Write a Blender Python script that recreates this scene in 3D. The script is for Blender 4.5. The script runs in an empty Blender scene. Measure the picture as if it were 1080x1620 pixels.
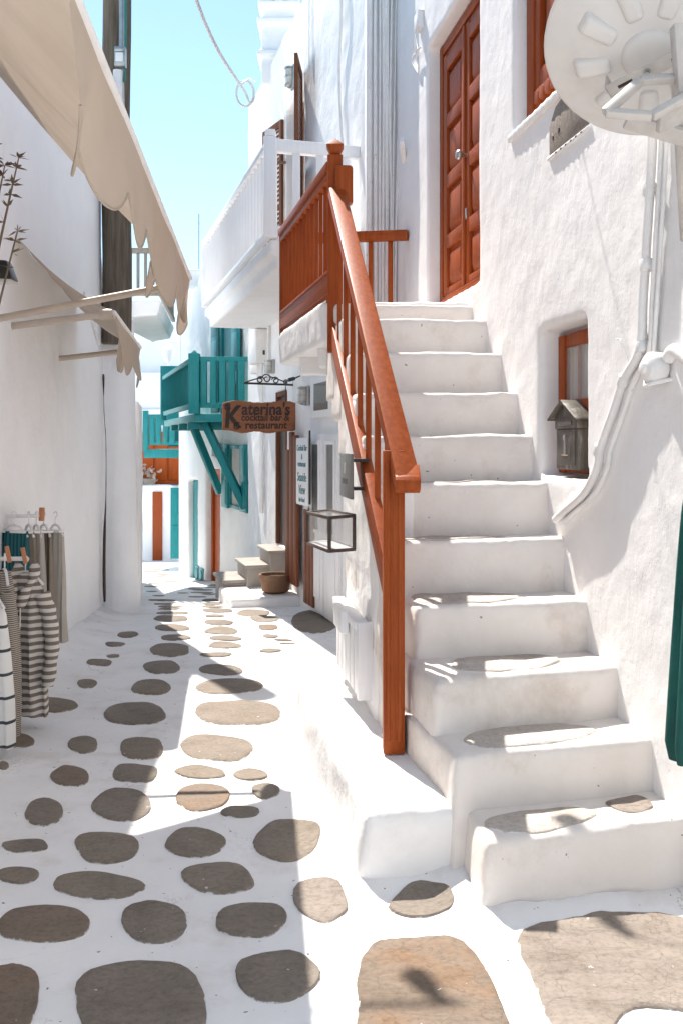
import bpy, bmesh, math, random
from mathutils import Vector, Matrix, noise as mnoise
rnd = random.Random(7)
EYE = 1.53
F = 1500.0
C = bpy.context.scene
R = math.radians

# ------------------------------------------------------------------ camera, sky, sun, exposure
cam_d = bpy.data.cameras.new("camera"); cam = bpy.data.objects.new("camera", cam_d)
C.collection.objects.link(cam); C.camera = cam
cam.location = (0, 0, EYE); cam.rotation_euler = (R(90), 0, 0)
cam_d.sensor_width = 36; cam_d.lens = F / 1620 * 36; cam_d.shift_y = -110 / 1620
cam_d.clip_start = 0.05; cam_d.clip_end = 2000
KX, KY = .263, .545
el = math.atan2(1, math.hypot(KX, KY)); az = math.atan2(KX, KY)
w = bpy.data.worlds.new("World"); C.world = w; w.use_nodes = True
nt = w.node_tree; bg = nt.nodes["Background"]
sky = nt.nodes.new("ShaderNodeTexSky"); sky.sky_type = 'NISHITA'; sky.sun_disc = False
sky.sun_elevation = el; sky.sun_rotation = -az; sky.altitude = 1500; sky.air_density = 1.0; sky.dust_density = .3; sky.ozone_density = 1.0
hs = nt.nodes.new("ShaderNodeHueSaturation"); hs.inputs['Saturation'].default_value = .70
tint = nt.nodes.new("ShaderNodeMix"); tint.data_type = 'RGBA'; tint.blend_type = 'MULTIPLY'; tint.inputs[0].default_value = 1; tint.inputs[7].default_value = (.345, .44, .465, 1)
nt.links.new(sky.outputs[0], hs.inputs['Color']); nt.links.new(hs.outputs[0], tint.inputs[6]); nt.links.new(tint.outputs[2], bg.inputs[0])
bg.inputs[1].default_value = .125
sd = bpy.data.lights.new("sun", 'SUN'); so = bpy.data.objects.new("sun", sd); C.collection.objects.link(so)
sd.energy = 2.1; sd.angle = R(.53); sd.color = (1, .94, .86)
so.rotation_euler = Vector((KX, -KY, -1)).to_track_quat('-Z', 'Y').to_euler(); so.location = (-3, 8, 12)
C.view_settings.view_transform = 'Standard'; C.view_settings.look = 'None'
C.view_settings.gamma = 1; C.view_settings.use_curve_mapping = False
C.view_settings.exposure = 2.16
try:
    C.cycles.max_bounces = 10; C.cycles.diffuse_bounces = 7; C.cycles.transparent_max_bounces = 12
    C.cycles.use_denoising = True
except Exception: pass

# ------------------------------------------------------------------ materials
def lin(r, g, b):
    f = lambda c: c / 12.92 if c <= .04045 else ((c + .055) / 1.055) ** 2.4
    return (f(r / 255), f(g / 255), f(b / 255), 1)
def new_mat(name):
    m = bpy.data.materials.new(name); m.use_nodes = True
    n = m.node_tree; return m, n, n.nodes["Principled BSDF"]
def N(n, t, **k):
    x = n.nodes.new(t)
    for a, b in k.items():
        if a in x.inputs: x.inputs[a].default_value = b
        else: setattr(x, a, b)
    return x
def ramp(n, stops):
    r = n.nodes.new("ShaderNodeValToRGB"); e = r.color_ramp.elements
    while len(e) < len(stops): e.new(.5)
    for i, (p, c) in enumerate(stops): e[i].position = p; e[i].color = c
    return r
def noisy(name, c0, c1, scale=4, detail=6, rough=.6, bump=.15, bscale=30, bdist=.01, stretch=None, spec=.3, coat=0, stain=None, stain_scale=1.6, stain_lo=.55, stain_hi=.75, metal=0):
    m, n, p = new_mat(name); L = n.links.new
    tc = N(n, "ShaderNodeTexCoord"); src = tc.outputs['Object']
    geo = N(n, "ShaderNodeObjectInfo")
    add = N(n, "ShaderNodeVectorMath", operation='ADD'); L(src, add.inputs[0])
    mul = N(n, "ShaderNodeMath", operation='MULTIPLY'); mul.inputs[1].default_value = 37.0
    L(geo.outputs['Random'], mul.inputs[0]); L(mul.outputs[0], add.inputs[1]); src = add.outputs[0]
    if stretch:
        mp = N(n, "ShaderNodeMapping"); mp.inputs['Scale'].default_value = stretch; L(src, mp.inputs[0]); src = mp.outputs[0]
    t = N(n, "ShaderNodeTexNoise", Scale=scale, Detail=detail, Roughness=.6); L(src, t.inputs['Vector'])
    rp = ramp(n, [(.3, c0), (.7, c1)]); L(t.outputs[0], rp.inputs[0]); col = rp.outputs[0]
    if stain:
        t2 = N(n, "ShaderNodeTexNoise", Scale=stain_scale, Detail=8, Roughness=.68); L(src, t2.inputs['Vector'])
        r2 = ramp(n, [(stain_lo, (0, 0, 0, 1)), (stain_hi, (1, 1, 1, 1))]); L(t2.outputs[0], r2.inputs[0])
        mx = N(n, "ShaderNodeMix", data_type='RGBA'); L(r2.outputs[0], mx.inputs[0]); L(col, mx.inputs[6]); mx.inputs[7].default_value = stain; col = mx.outputs[2]
    L(col, p.inputs['Base Color']); p.inputs['Roughness'].default_value = rough
    p.inputs['Specular IOR Level'].default_value = spec; p.inputs['Metallic'].default_value = metal
    if coat: p.inputs['Coat Weight'].default_value = coat; p.inputs['Coat Roughness'].default_value = .25
    if bump:
        b = N(n, "ShaderNodeBump", Strength=bump, Distance=bdist); t3 = N(n, "ShaderNodeTexNoise", Scale=bscale, Detail=8, Roughness=.6)
        L(src, t3.inputs['Vector']); L(t3.outputs[0], b.inputs['Height']); L(b.outputs[0], p.inputs['Normal'])
    return m
M = {}
def g(v, a=1.0, b=1.0, c=1.0): return (v * a, v * b, v * c, 1)
M['plaster'] = noisy('whitewash', (.79, .775, .765, 1), (.85, .84, .835, 1), 3, 8, .85, .45, 22, .012, spec=.15, stain=(.72, .69, .66, 1), stain_lo=.58, stain_hi=.8)
M['plaster_left'] = noisy('shade_lifted_whitewash', (.85, .85, .86, 1), (.90, .90, .91, 1), 3, 8, .85, .35, 18, .012, spec=.15, stain=(.80, .79, .78, 1), stain_lo=.6, stain_hi=.85)  # same whitewash made lighter, to lift the shaded left wall
M['plaster_rough'] = noisy('thick_whitewash', (.79, .775, .765, 1), (.85, .84, .835, 1), 3, 8, .85, .3, 11, .016, spec=.15, stain=(.74, .71, .68, 1), stain_lo=.6, stain_hi=.8)
M['plaster_step'] = noisy('worn_shade_toned_whitewash', (.70, .645, .60, 1), (.78, .735, .70, 1), 4, 8, .85, .4, 26, .01, spec=.15, stain=(.50, .42, .35, 1), stain_scale=2.4, stain_lo=.54, stain_hi=.82)  # wear and dirt, with riser shade and warm bounce mixed into the colour
M['plaster_ground'] = noisy('painted_ground', (.76, .755, .76, 1), (.85, .85, .855, 1), 2.2, 9, .75, .4, 18, .012, spec=.2, stain=(.56, .51, .46, 1), stain_scale=2.6, stain_lo=.53, stain_hi=.85)
M['far_plaster'] = noisy('far_whitewash', (.78, .78, .78, 1), (.84, .84, .84, 1), 2, 5, .85, .2, 12, .01, spec=.15)
def specks(m, thr, col, scale, ck):
    n = m.node_tree; L = n.links.new; p = n.nodes['Principled BSDF']; src = N(n, "ShaderNodeTexCoord").outputs['Object']; c = p.inputs['Base Color'].links[0].from_socket
    t = N(n, "ShaderNodeTexNoise", Scale=scale, Detail=2); L(src, t.inputs['Vector']); r = ramp(n, [(thr, (0, 0, 0, 1)), (thr + .012, (1, 1, 1, 1))]); L(t.outputs[0], r.inputs[0])
    w_ = N(n, "ShaderNodeVectorMath", operation='ADD'); t4 = N(n, "ShaderNodeTexNoise", Scale=2.5, Detail=8, Roughness=.65); L(src, t4.inputs['Vector']); L(src, w_.inputs[0]); L(t4.outputs[1], w_.inputs[1])
    v = N(n, "ShaderNodeTexVoronoi", feature='DISTANCE_TO_EDGE', Scale=1.1); L(w_.outputs[0], v.inputs['Vector']); r2 = ramp(n, [(.0015, (1, 1, 1, 1)), (.005, (0, 0, 0, 1))]); L(v.outputs[0], r2.inputs[0])
    t5 = N(n, "ShaderNodeTexNoise", Scale=1.3, Detail=3); L(src, t5.inputs['Vector']); r5 = ramp(n, [(ck, (0, 0, 0, 1)), (ck + .1, (.7, .7, .7, 1))]); L(t5.outputs[0], r5.inputs[0])
    mu = N(n, "ShaderNodeMath", operation='MULTIPLY'); L(r2.outputs[0], mu.inputs[0]); L(r5.outputs[0], mu.inputs[1]); mm = N(n, "ShaderNodeMath", operation='MAXIMUM'); L(mu.outputs[0], mm.inputs[0]); L(r.outputs[0], mm.inputs[1])
    mx = N(n, "ShaderNodeMix", data_type='RGBA'); L(mm.outputs[0], mx.inputs[0]); L(c, mx.inputs[6]); mx.inputs[7].default_value = col; L(mx.outputs[2], p.inputs['Base Color'])
specks(M['plaster_ground'], .735, (.16, .13, .10, 1), 34, .50); specks(M['plaster_step'], .75, (.30, .25, .20, 1), 26, .66)
def stone_mat(name, c0, c1, c2):
    m = noisy(name, c0, c1, 6, 12, .72, 0, 20, .012, spec=.25, stain=c2, stain_scale=3, stain_lo=.50, stain_hi=.66)
    n = m.node_tree; L = n.links.new; p = n.nodes['Principled BSDF']; src = [x for x in n.nodes if x.type == 'VECT_MATH'][0].outputs[0]
    col = p.inputs['Base Color'].links[0].from_socket
    t = N(n, "ShaderNodeTexNoise", Scale=55, Detail=6, Roughness=.7); L(src, t.inputs['Vector']); r = ramp(n, [(.34, (.76, .75, .74, 1)), (.5, (1, 1, 1, 1)), (.68, (1.13, 1.12, 1.1, 1))]); L(t.outputs[0], r.inputs[0])
    mx = N(n, "ShaderNodeMix", data_type='RGBA', blend_type='MULTIPLY'); mx.inputs[0].default_value = .9; L(col, mx.inputs[6]); L(r.outputs[0], mx.inputs[7])
    t2 = N(n, "ShaderNodeTexNoise", Scale=28, Detail=3, Roughness=.5); L(src, t2.inputs['Vector']); r2 = ramp(n, [(.735, (0, 0, 0, 1)), (.75, (1, 1, 1, 1))]); L(t2.outputs[0], r2.inputs[0])
    m2 = N(n, "ShaderNodeMix", data_type='RGBA'); L(r2.outputs[0], m2.inputs[0]); L(mx.outputs[2], m2.inputs[6]); m2.inputs[7].default_value = (.62, .60, .57, 1)
    at = N(n, "ShaderNodeAttribute"); at.attribute_name = 'rim'; t6 = N(n, "ShaderNodeTexNoise", Scale=16, Detail=7, Roughness=.65); L(src, t6.inputs['Vector'])
    ad = N(n, "ShaderNodeMath", operation='ADD'); L(at.outputs['Fac'], ad.inputs[0]); L(t6.outputs[0], ad.inputs[1]); r6 = ramp(n, [(.74, (0, 0, 0, 1)), (.80, (1, 1, 1, 1))])
    dv_ = N(n, "ShaderNodeMath", operation='MULTIPLY'); dv_.inputs[1].default_value = .5; L(ad.outputs[0], dv_.inputs[0]); L(dv_.outputs[0], r6.inputs[0])
    m3 = N(n, "ShaderNodeMix", data_type='RGBA'); L(r6.outputs[0], m3.inputs[0]); L(m2.outputs[2], m3.inputs[6]); m3.inputs[7].default_value = (.74, .73, .72, 1); L(m3.outputs[2], p.inputs['Base Color'])
    mp = N(n, "ShaderNodeMapping"); mp.inputs['Scale'].default_value = (1, 2.2, 1); L(src, mp.inputs[0])
    t3 = N(n, "ShaderNodeTexNoise", Scale=7, Detail=12, Roughness=.72, Distortion=.6); L(mp.outputs[0], t3.inputs['Vector'])
    v = N(n, "ShaderNodeTexVoronoi", feature='DISTANCE_TO_EDGE', Scale=3.2); w_ = N(n, "ShaderNodeVectorMath", operation='ADD'); t4 = N(n, "ShaderNodeTexNoise", Scale=6, Detail=5); L(src, t4.inputs['Vector']); L(src, w_.inputs[0]); L(t4.outputs[1], w_.inputs[1]); L(w_.outputs[0], v.inputs['Vector'])
    r4 = ramp(n, [(0, (0, 0, 0, 1)), (.012, (1, 1, 1, 1))]); L(v.outputs[0], r4.inputs[0])
    ma = N(n, "ShaderNodeMath", operation='MULTIPLY_ADD'); ma.inputs[1].default_value = .14; L(r4.outputs[0], ma.inputs[0]); L(t3.outputs[0], ma.inputs[2])
    b = N(n, "ShaderNodeBump", Strength=.8, Distance=.016); L(ma.outputs[0], b.inputs['Height']); L(b.outputs[0], p.inputs['Normal'])
    return m
M['stone'] = [stone_mat('brown_stone', (.185, .152, .122, 1), (.275, .232, .19, 1), (.20, .158, .118, 1)),
              stone_mat('grey_brown_stone', (.18, .153, .128, 1), (.258, .22, .185, 1), (.148, .122, .10, 1)),
              stone_mat('rusty_stone', (.18, .138, .105, 1), (.24, .19, .152, 1), (.21, .132, .08, 1)),
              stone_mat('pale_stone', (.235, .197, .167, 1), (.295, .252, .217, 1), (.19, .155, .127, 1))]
M['stone'].append(stone_mat('worn_tread_stone', (.47, .42, .375, 1), (.56, .51, .465, 1), (.40, .345, .30, 1)))
n_ = M['plaster_rough'].node_tree; p_ = n_.nodes['Principled BSDF']; b_ = [x for x in n_.nodes if x.type == 'BUMP'][0]
tc_ = N(n_, "ShaderNodeTexCoord"); mp_ = N(n_, "ShaderNodeMapping"); mp_.inputs['Scale'].default_value = (1, 1, .65); n_.links.new(tc_.outputs['Object'], mp_.inputs[0])
t_ = N(n_, "ShaderNodeTexNoise", Scale=5, Detail=9, Roughness=.62); n_.links.new(mp_.outputs[0], t_.inputs['Vector']); r_ = ramp(n_, [(.515, (0, 0, 0, 1)), (.53, (1, 1, 1, 1)), (.60, (1, 1, 1, 1)), (.615, (.2, .2, .2, 1))]); n_.links.new(t_.outputs[0], r_.inputs[0])
b2_ = N(n_, "ShaderNodeBump", Strength=.18, Distance=.005); n_.links.new(r_.outputs[0], b2_.inputs['Height']); n_.links.new(b_.outputs[0], b2_.inputs['Normal']); n_.links.new(b2_.outputs[0], p_.inputs['Normal'])
def wood(name, c0, c1, coat=.06, rough=.5, stretch=(14, 14, 1.2), chip=None):
    m = noisy(name, c0, c1, 3, 8, rough, .25, 9, .004, stretch=stretch, spec=.16, coat=coat, stain=chip, stain_scale=3.2, stain_lo=.735, stain_hi=.75) if chip else \
        noisy(name, c0, c1, 3, 8, rough, .25, 9, .004, stretch=stretch, spec=.14, coat=coat)
    return m
M['red'] = wood('red_brown_wood', (.235, .040, .004, 1), (.345, .076, .013, 1), chip=(.50, .36, .28, 1))
M['red_dark'] = wood('red_door_wood', (.32, .053, .005, 1), (.41, .082, .011, 1))
M['brown'] = wood('brown_shutter_wood', (.13, .05, .025, 1), (.18, .075, .04, 1), 0, .6)
M['orange'] = wood('orange_door_wood', (.25, .045, .009, 1), (.32, .07, .018, 1), .1)
M['teal'] = wood('teal_paint', (.010, .18, .19, 1), (.02, .235, .245, 1), .15, .45)
M['teal_pale'] = wood('pale_teal_paint', (.09, .28, .33, 1), (.13, .34, .39, 1), .1, .5)
M['white_wood'] = wood('white_paint', (.78, .78, .79, 1), (.84, .84, .85, 1), .1, .5)
M['pole'] = wood('weathered_pole', (.075, .056, .04, 1), (.18, .145, .112, 1), 0, .8, (9, 9, .7))
M['sign'] = wood('sign_board', (.25, .095, .045, 1), (.34, .14, .075, 1), .1, .5, (1.5, 8, 14))
M['plank'] = wood('brown_plank', (.16, .052, .024, 1), (.22, .08, .04, 1), .05, .55)
M['pale_grey_wood'] = wood('grey_rail_wood', (.22, .19, .16, 1), (.30, .27, .235, 1), 0, .7)
M['marble'] = noisy('marble', (.29, .255, .22, 1), (.38, .345, .31, 1), 4, 8, .5, .15, 20)
M['terracotta'] = noisy('terracotta', (.18, .095, .055, 1), (.24, .135, .08, 1), 6, 6, .8, .3, 40, stain=(.42, .33, .25, 1))
M['terra_far'] = noisy('clay', (.42, .33, .26, 1), (.50, .40, .32, 1), 6, 6, .8, .2, 40)
def plain(name, c, rough=.5, metal=0, spec=.5):
    m, n, p = new_mat(name); L = n.links.new
    tc = N(n, "ShaderNodeTexCoord"); t = N(n, "ShaderNodeTexNoise", Scale=18, Detail=5)
    L(tc.outputs['Object'], t.inputs['Vector'])
    a = tuple(x * .85 for x in c[:3]) + (1,); b = tuple(min(1, x * 1.12) for x in c[:3]) + (1,)
    r = ramp(n, [(.3, a), (.7, b)]); L(t.outputs[0], r.inputs[0]); L(r.outputs[0], p.inputs['Base Color'])
    p.inputs['Roughness'].default_value = rough; p.inputs['Metallic'].default_value = metal; p.inputs['Specular IOR Level'].default_value = spec
    return m
M['iron'] = plain('dark_iron', (.03, .03, .03), .5)
M['black'] = plain('black_plastic', (.02, .022, .022), .35)
M['steel'] = plain('galvanised_steel', (.42, .42, .41), .38, .8)
M['grey'] = plain('grey_metal', (.17, .165, .155), .4, .5)
M['mailbox'] = noisy('tarnished_metal', (.07, .06, .05, 1), (.16, .145, .125, 1), 9, 8, .45, .3, 40, metal=.35, stain=(.36, .34, .31, 1), stain_scale=7, stretch=(3, 3, .6))
M['tag'] = plain('tan_tag', (.48, .36, .27), .7)
M['whitepipe'] = noisy('painted_pipe', (.72, .70, .68, 1), (.82, .81, .8, 1), 8, 6, .6, .3, 40, .005, stain=(.45, .38, .31, 1), stain_scale=6, stain_lo=.62, stain_hi=.72)
M['dish'] = noisy('dish_paint', (.62, .595, .57, 1), (.70, .675, .65, 1), 4, 6, .5, .08, 40, stain=(.52, .47, .42, 1), stain_lo=.6, stain_hi=.85)
M['lampglass'] = plain('frosted_glass', (.55, .54, .50), .25)
M['cable'] = plain('cable_sheath', (.46, .45, .45), .5)
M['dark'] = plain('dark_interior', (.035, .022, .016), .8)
M['curtain'] = noisy('net_curtain', (.42, .40, .37, 1), (.55, .53, .49, 1), 5, 4, .9, .2, 30, stretch=(10, 10, .6))
M['ink'] = plain('black_paint', (.035, .016, .010), .6)
M['tealink'] = plain('teal_lettering', (.10, .22, .25), .6)
M['hanger'] = plain('white_plastic', (.75, .73, .72), .4)
M['clip'] = wood('peg_wood', (.42, .17, .09, 1), (.52, .24, .13, 1), 0, .6)
M['wicker'] = plain('wicker', (.22, .15, .10), .8)
M['green'] = noisy('green_canvas', (.005, .055, .048, 1), (.010, .095, .08, 1), 4, 4, .8, .3, 60, .004)
M['frame_dark'] = plain('dark_frame_wood', (.060, .034, .022), .5)
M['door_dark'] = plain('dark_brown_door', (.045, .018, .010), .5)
M['soil'] = plain('soil', (.05, .035, .025), .9)
M['leaf'] = noisy('oleander_leaf', (.12, .085, .05, 1), (.20, .14, .09, 1), 3, 3, .6, .1, 20)
M['bark'] = plain('twig_bark', (.16, .12, .09), .8)
M['gcable'] = plain('green_cable', (.02, .16, .13), .5)
def glass_mat():
    m, n, p = new_mat('window_glass'); L = n.links.new
    p.inputs['Base Color'].default_value = (.30, .29, .27, 1); p.inputs['Roughness'].default_value = .08
    tr = N(n, "ShaderNodeBsdfTransparent"); mx = N(n, "ShaderNodeMixShader"); mx.inputs[0].default_value = .45
    L(tr.outputs[0], mx.inputs[1]); L(p.outputs[0], mx.inputs[2]); L(mx.outputs[0], n.nodes['Material Output'].inputs[0]); return m
M['glass'] = glass_mat()
def clear_mat():
    m, n, p = new_mat('clear_glass'); L = n.links.new
    p.inputs['Base Color'].default_value = (.6, .6, .58, 1); p.inputs['Roughness'].default_value = .05
    tr = N(n, "ShaderNodeBsdfTransparent"); mx = N(n, "ShaderNodeMixShader"); mx.inputs[0].default_value = .22
    L(tr.outputs[0], mx.inputs[1]); L(p.outputs[0], mx.inputs[2]); L(mx.outputs[0], n.nodes['Material Output'].inputs[0]); return m
M['clear'] = clear_mat()
def cloth_mat(name, c0, c1, trans=.3, weave=True):
    m = noisy(name, c0, c1, 2.5, 6, .9, .25, 120, .002, spec=.1); n = m.node_tree; L = n.links.new; p = n.nodes['Principled BSDF']
    t = N(n, "ShaderNodeBsdfTranslucent"); mx = N(n, "ShaderNodeMixShader"); mx.inputs[0].default_value = trans
    L(p.inputs['Base Color'].links[0].from_socket, t.inputs['Color'])
    L(p.outputs[0], mx.inputs[1]); L(t.outputs[0], mx.inputs[2]); L(mx.outputs[0], n.nodes['Material Output'].inputs[0]); return m
M['awning'] = cloth_mat('tan_canvas', (.50, .41, .325, 1), (.57, .475, .39, 1), .26)
def stripes(name, ca, cb, freq, axis=2, duty=.5, extra=None):
    m, n, p = new_mat(name); L = n.links.new
    tc = N(n, "ShaderNodeTexCoord"); sx = N(n, "ShaderNodeSeparateXYZ"); L(tc.outputs['Object'], sx.inputs[0])
    nz = N(n, "ShaderNodeTexNoise", Scale=6, Detail=3); L(tc.outputs['Object'], nz.inputs['Vector'])
    ma = N(n, "ShaderNodeMath", operation='MULTIPLY_ADD'); ma.inputs[1].default_value = .012; L(nz.outputs[0], ma.inputs[0]); L(sx.outputs[axis], ma.inputs[2])
    mu = N(n, "ShaderNodeMath", operation='MULTIPLY'); mu.inputs[1].default_value = freq; L(ma.outputs[0], mu.inputs[0])
    fr = N(n, "ShaderNodeMath", operation='FRACT'); L(mu.outputs[0], fr.inputs[0])
    lt = N(n, "ShaderNodeMath", operation='LESS_THAN'); lt.inputs[1].default_value = duty; L(fr.outputs[0], lt.inputs[0])
    mx = N(n, "ShaderNodeMix", data_type='RGBA'); L(lt.outputs[0], mx.inputs[0]); mx.inputs[6].default_value = ca; mx.inputs[7].default_value = cb
    L(mx.outputs[2], p.inputs['Base Color']); p.inputs['Roughness'].default_value = .9; p.inputs['Specular IOR Level'].default_value = .1
    b = N(n, "ShaderNodeBump", Strength=.3, Distance=.003); t3 = N(n, "ShaderNodeTexNoise", Scale=90, Detail=4); L(tc.outputs['Object'], t3.inputs['Vector'])
    L(t3.outputs[0], b.inputs['Height']); L(b.outputs[0], p.inputs['Normal']); return m
cream = (.60, .56, .52, 1)
M['shirt'] = stripes('striped_jersey', cream, (.19, .155, .13, 1), 25)
M['shirt_fine'] = stripes('fine_striped_jersey', (.42, .38, .335, 1), (.12, .10, .083, 1), 95)
M['shawl'] = stripes('banded_cotton', (.72, .71, .69, 1), (.06, .07, .075, 1), 8.5, 2, .13)
M['trouser_tan'] = noisy('tan_linen', (.17, .145, .115, 1), (.22, .19, .155, 1), 3, 4, .9, .2, 90)
M['trouser_cream'] = noisy('cream_linen', (.36, .33, .295, 1), (.43, .40, .365, 1), 3, 4, .9, .2, 90)
M['trouser_teal'] = stripes('teal_cotton', (.012, .07, .085, 1), (.035, .115, .13, 1), 40, 0)
M['trouser_band'] = stripes('edge_striped_linen', (.22, .19, .155, 1), (.06, .05, .04, 1), 22, 0, .3)

# ------------------------------------------------------------------ geometry helpers
def W(px, py, d): return Vector(((px - 540) * d / F, d, (700 - py) * d / F))   # eye-relative point at distance d
wloc = {}
def tag(o, label=None, cat=None, group=None, kind=None):
    if label: o['label'] = label
    if cat: o['category'] = cat
    if group: o['group'] = group
    if kind: o['kind'] = kind
    return o
def empty(name, loc, label, cat, group=None):
    o = bpy.data.objects.new(name, None); C.collection.objects.link(o); o.empty_display_size = .1
    loc = Vector(loc); o.location = (loc.x, loc.y, loc.z + EYE); wloc[o] = loc.copy()
    return tag(o, label, cat, group)
def link(name, me, mat, parent=None, origin=None):
    o = bpy.data.objects.new(name, me); C.collection.objects.link(o)
    if mat:
        me.materials.clear(); me.materials.append(mat)
    base = wloc[parent] if parent else None
    if origin is None:
        if base is not None: origin = base
        else:
            vs = [v.co for v in me.vertices]
            origin = Vector(((min(v.x for v in vs) + max(v.x for v in vs)) / 2, (min(v.y for v in vs) + max(v.y for v in vs)) / 2, min(v.z for v in vs)))
    me.transform(Matrix.Translation(-origin)); wloc[o] = origin.copy()
    if parent: o.parent = parent; o.location = origin - base
    else: o.location = (origin.x, origin.y, origin.z + EYE)
    return o
def inst(src, name, pos, parent):                      # another object on the same mesh, moved by pos from the source
    o = bpy.data.objects.new(name, src.data); C.collection.objects.link(o); o.parent = parent
    o.location = wloc[src] + Vector(pos) - wloc[parent]; wloc[o] = wloc[src] + Vector(pos); return o
class MB:
    def __init__(s): s.v = []; s.f = []
    def add(s, vs, fs):
        k = len(s.v); s.v += [Vector(v) for v in vs]; s.f += [tuple(i + k for i in f) for f in fs]; return s
    def hexa(s, c):   # bottom 4, top 4
        return s.add(c, [(3, 2, 1, 0), (4, 5, 6, 7), (0, 1, 5, 4), (1, 2, 6, 5), (2, 3, 7, 6), (3, 0, 4, 7)])
    def box(s, c, sz):
        c = Vector(c); x, y, z = [k / 2 for k in sz]
        return s.hexa([c + Vector(q) for q in ((-x, -y, -z), (x, -y, -z), (x, y, -z), (-x, y, -z), (-x, -y, z), (x, -y, z), (x, y, z), (-x, y, z))])
    def rng(s, x0, x1, y0, y1, z0, z1): return s.box(((x0 + x1) / 2, (y0 + y1) / 2, (z0 + z1) / 2), (abs(x1 - x0), abs(y1 - y0), abs(z1 - z0)))
    def fr(s, fm, a0, a1, b0, b1, c0, c1):   # box in a frame
        q = lambda a, b, c: fm.pt(a, b, c)
        return s.hexa([q(a0, b0, c0), q(a1, b0, c0), q(a1, b1, c0), q(a0, b1, c0), q(a0, b0, c1), q(a1, b0, c1), q(a1, b1, c1), q(a0, b1, c1)])
    def prism(s, bot, top):
        n = len(bot); fs = [tuple(range(n - 1, -1, -1)), tuple(range(n, 2 * n))] + [(i, (i + 1) % n, n + (i + 1) % n, n + i) for i in range(n)]
        return s.add(list(bot) + list(top), fs)
    def bar(s, p0, p1, wd, ht, up=(0, 0, 1)):
        p0, p1 = Vector(p0), Vector(p1); d = (p1 - p0).normalized(); sd_ = d.cross(Vector(up))
        if sd_.length < 1e-4: sd_ = Vector((1, 0, 0))
        sd_.normalize(); u = sd_.cross(d).normalized(); a, b = sd_ * wd / 2, u * ht / 2
        return s.hexa([p0 - a - b, p0 + a - b, p0 + a + b, p0 - a + b, p1 - a - b, p1 + a - b, p1 + a + b, p1 - a + b])
    def tube(s, pts, r, n=8, cap=True):
        pts = [Vector(p) for p in pts]; rs = r if isinstance(r, (list, tuple)) else [r] * len(pts)
        k0 = len(s.v); prev = None
        for i, p in enumerate(pts):
            d = (pts[min(i + 1, len(pts) - 1)] - pts[max(i - 1, 0)]).normalized()
            ref = prev if prev is not None else (Vector((0, 0, 1)) if abs(d.z) < .9 else Vector((1, 0, 0)))
            x = (ref - d * ref.dot(d)).normalized(); y = d.cross(x); prev = x
            for j in range(n):
                a = 2 * math.pi * j / n; s.v.append(p + (x * math.cos(a) + y * math.sin(a)) * rs[i])
        for i in range(len(pts) - 1):
            for j in range(n):
                a = k0 + i * n + j; b = k0 + i * n + (j + 1) % n; s.f.append((a, b, b + n, a + n))
        if cap: s.f.append(tuple(k0 + j for j in range(n - 1, -1, -1))); s.f.append(tuple(k0 + (len(pts) - 1) * n + j for j in range(n)))
        return s
    def lathe(s, c, prof, n=20, ax=(0, 0, 1), cap=True):
        c = Vector(c); ax = Vector(ax).normalized(); x = ax.orthogonal().normalized(); y = ax.cross(x); k0 = len(s.v)
        for r, h in prof:
            for j in range(n):
                a = 2 * math.pi * j / n; s.v.append(c + ax * h + (x * math.cos(a) + y * math.sin(a)) * r)
        for i in range(len(prof) - 1):
            for j in range(n):
                a = k0 + i * n + j; b = k0 + i * n + (j + 1) % n; s.f.append((a, b, b + n, a + n))
        if cap: s.f.append(tuple(k0 + j for j in range(n - 1, -1, -1))); s.f.append(tuple(k0 + (len(prof) - 1) * n + j for j in range(n)))
        return s
    def sheet(s, rows, closed=False):   # rows of points
        k0 = len(s.v); m = len(rows[0])
        for r in rows: s.v += [Vector(p) for p in r]
        for i in range(len(rows) - 1):
            for j in range(m if closed else m - 1):
                a = k0 + i * m + j; b = k0 + i * m + (j + 1) % m; s.f.append((a, b, b + m, a + m))
        return s
    def mesh(s, name, bevel=0, seg=2, smooth=35, recalc=True):
        me = bpy.data.meshes.new(name); me.from_pydata([tuple(v) for v in s.v], [], s.f)
        bm = bmesh.new(); bm.from_mesh(me)
        if recalc: bmesh.ops.recalc_face_normals(bm, faces=bm.faces)
        if bevel:
            es = [e for e in bm.edges if len(e.link_faces) == 2 and e.calc_face_angle(0) > R(30)]
            bmesh.ops.bevel(bm, geom=es, offset=bevel, segments=seg, profile=.5, affect='EDGES', clamp_overlap=True)
        bm.to_mesh(me); bm.free()
        if smooth:
            me.polygons.foreach_set('use_smooth', [True] * len(me.polygons)); me.set_sharp_from_angle(angle=R(smooth))
        return me
    def build(s, name, mat, parent=None, bevel=0, seg=2, smooth=35, origin=None):
        return link(name, s.mesh(name, bevel, seg, smooth), mat, parent, origin)
tex = {}
def clouds(sc, depth=2):
    k = (sc, depth)
    if k not in tex:
        t = bpy.data.textures.new("relief", 'CLOUDS'); t.noise_scale = sc; t.noise_depth = depth; tex[k] = t
    return tex[k]
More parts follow.
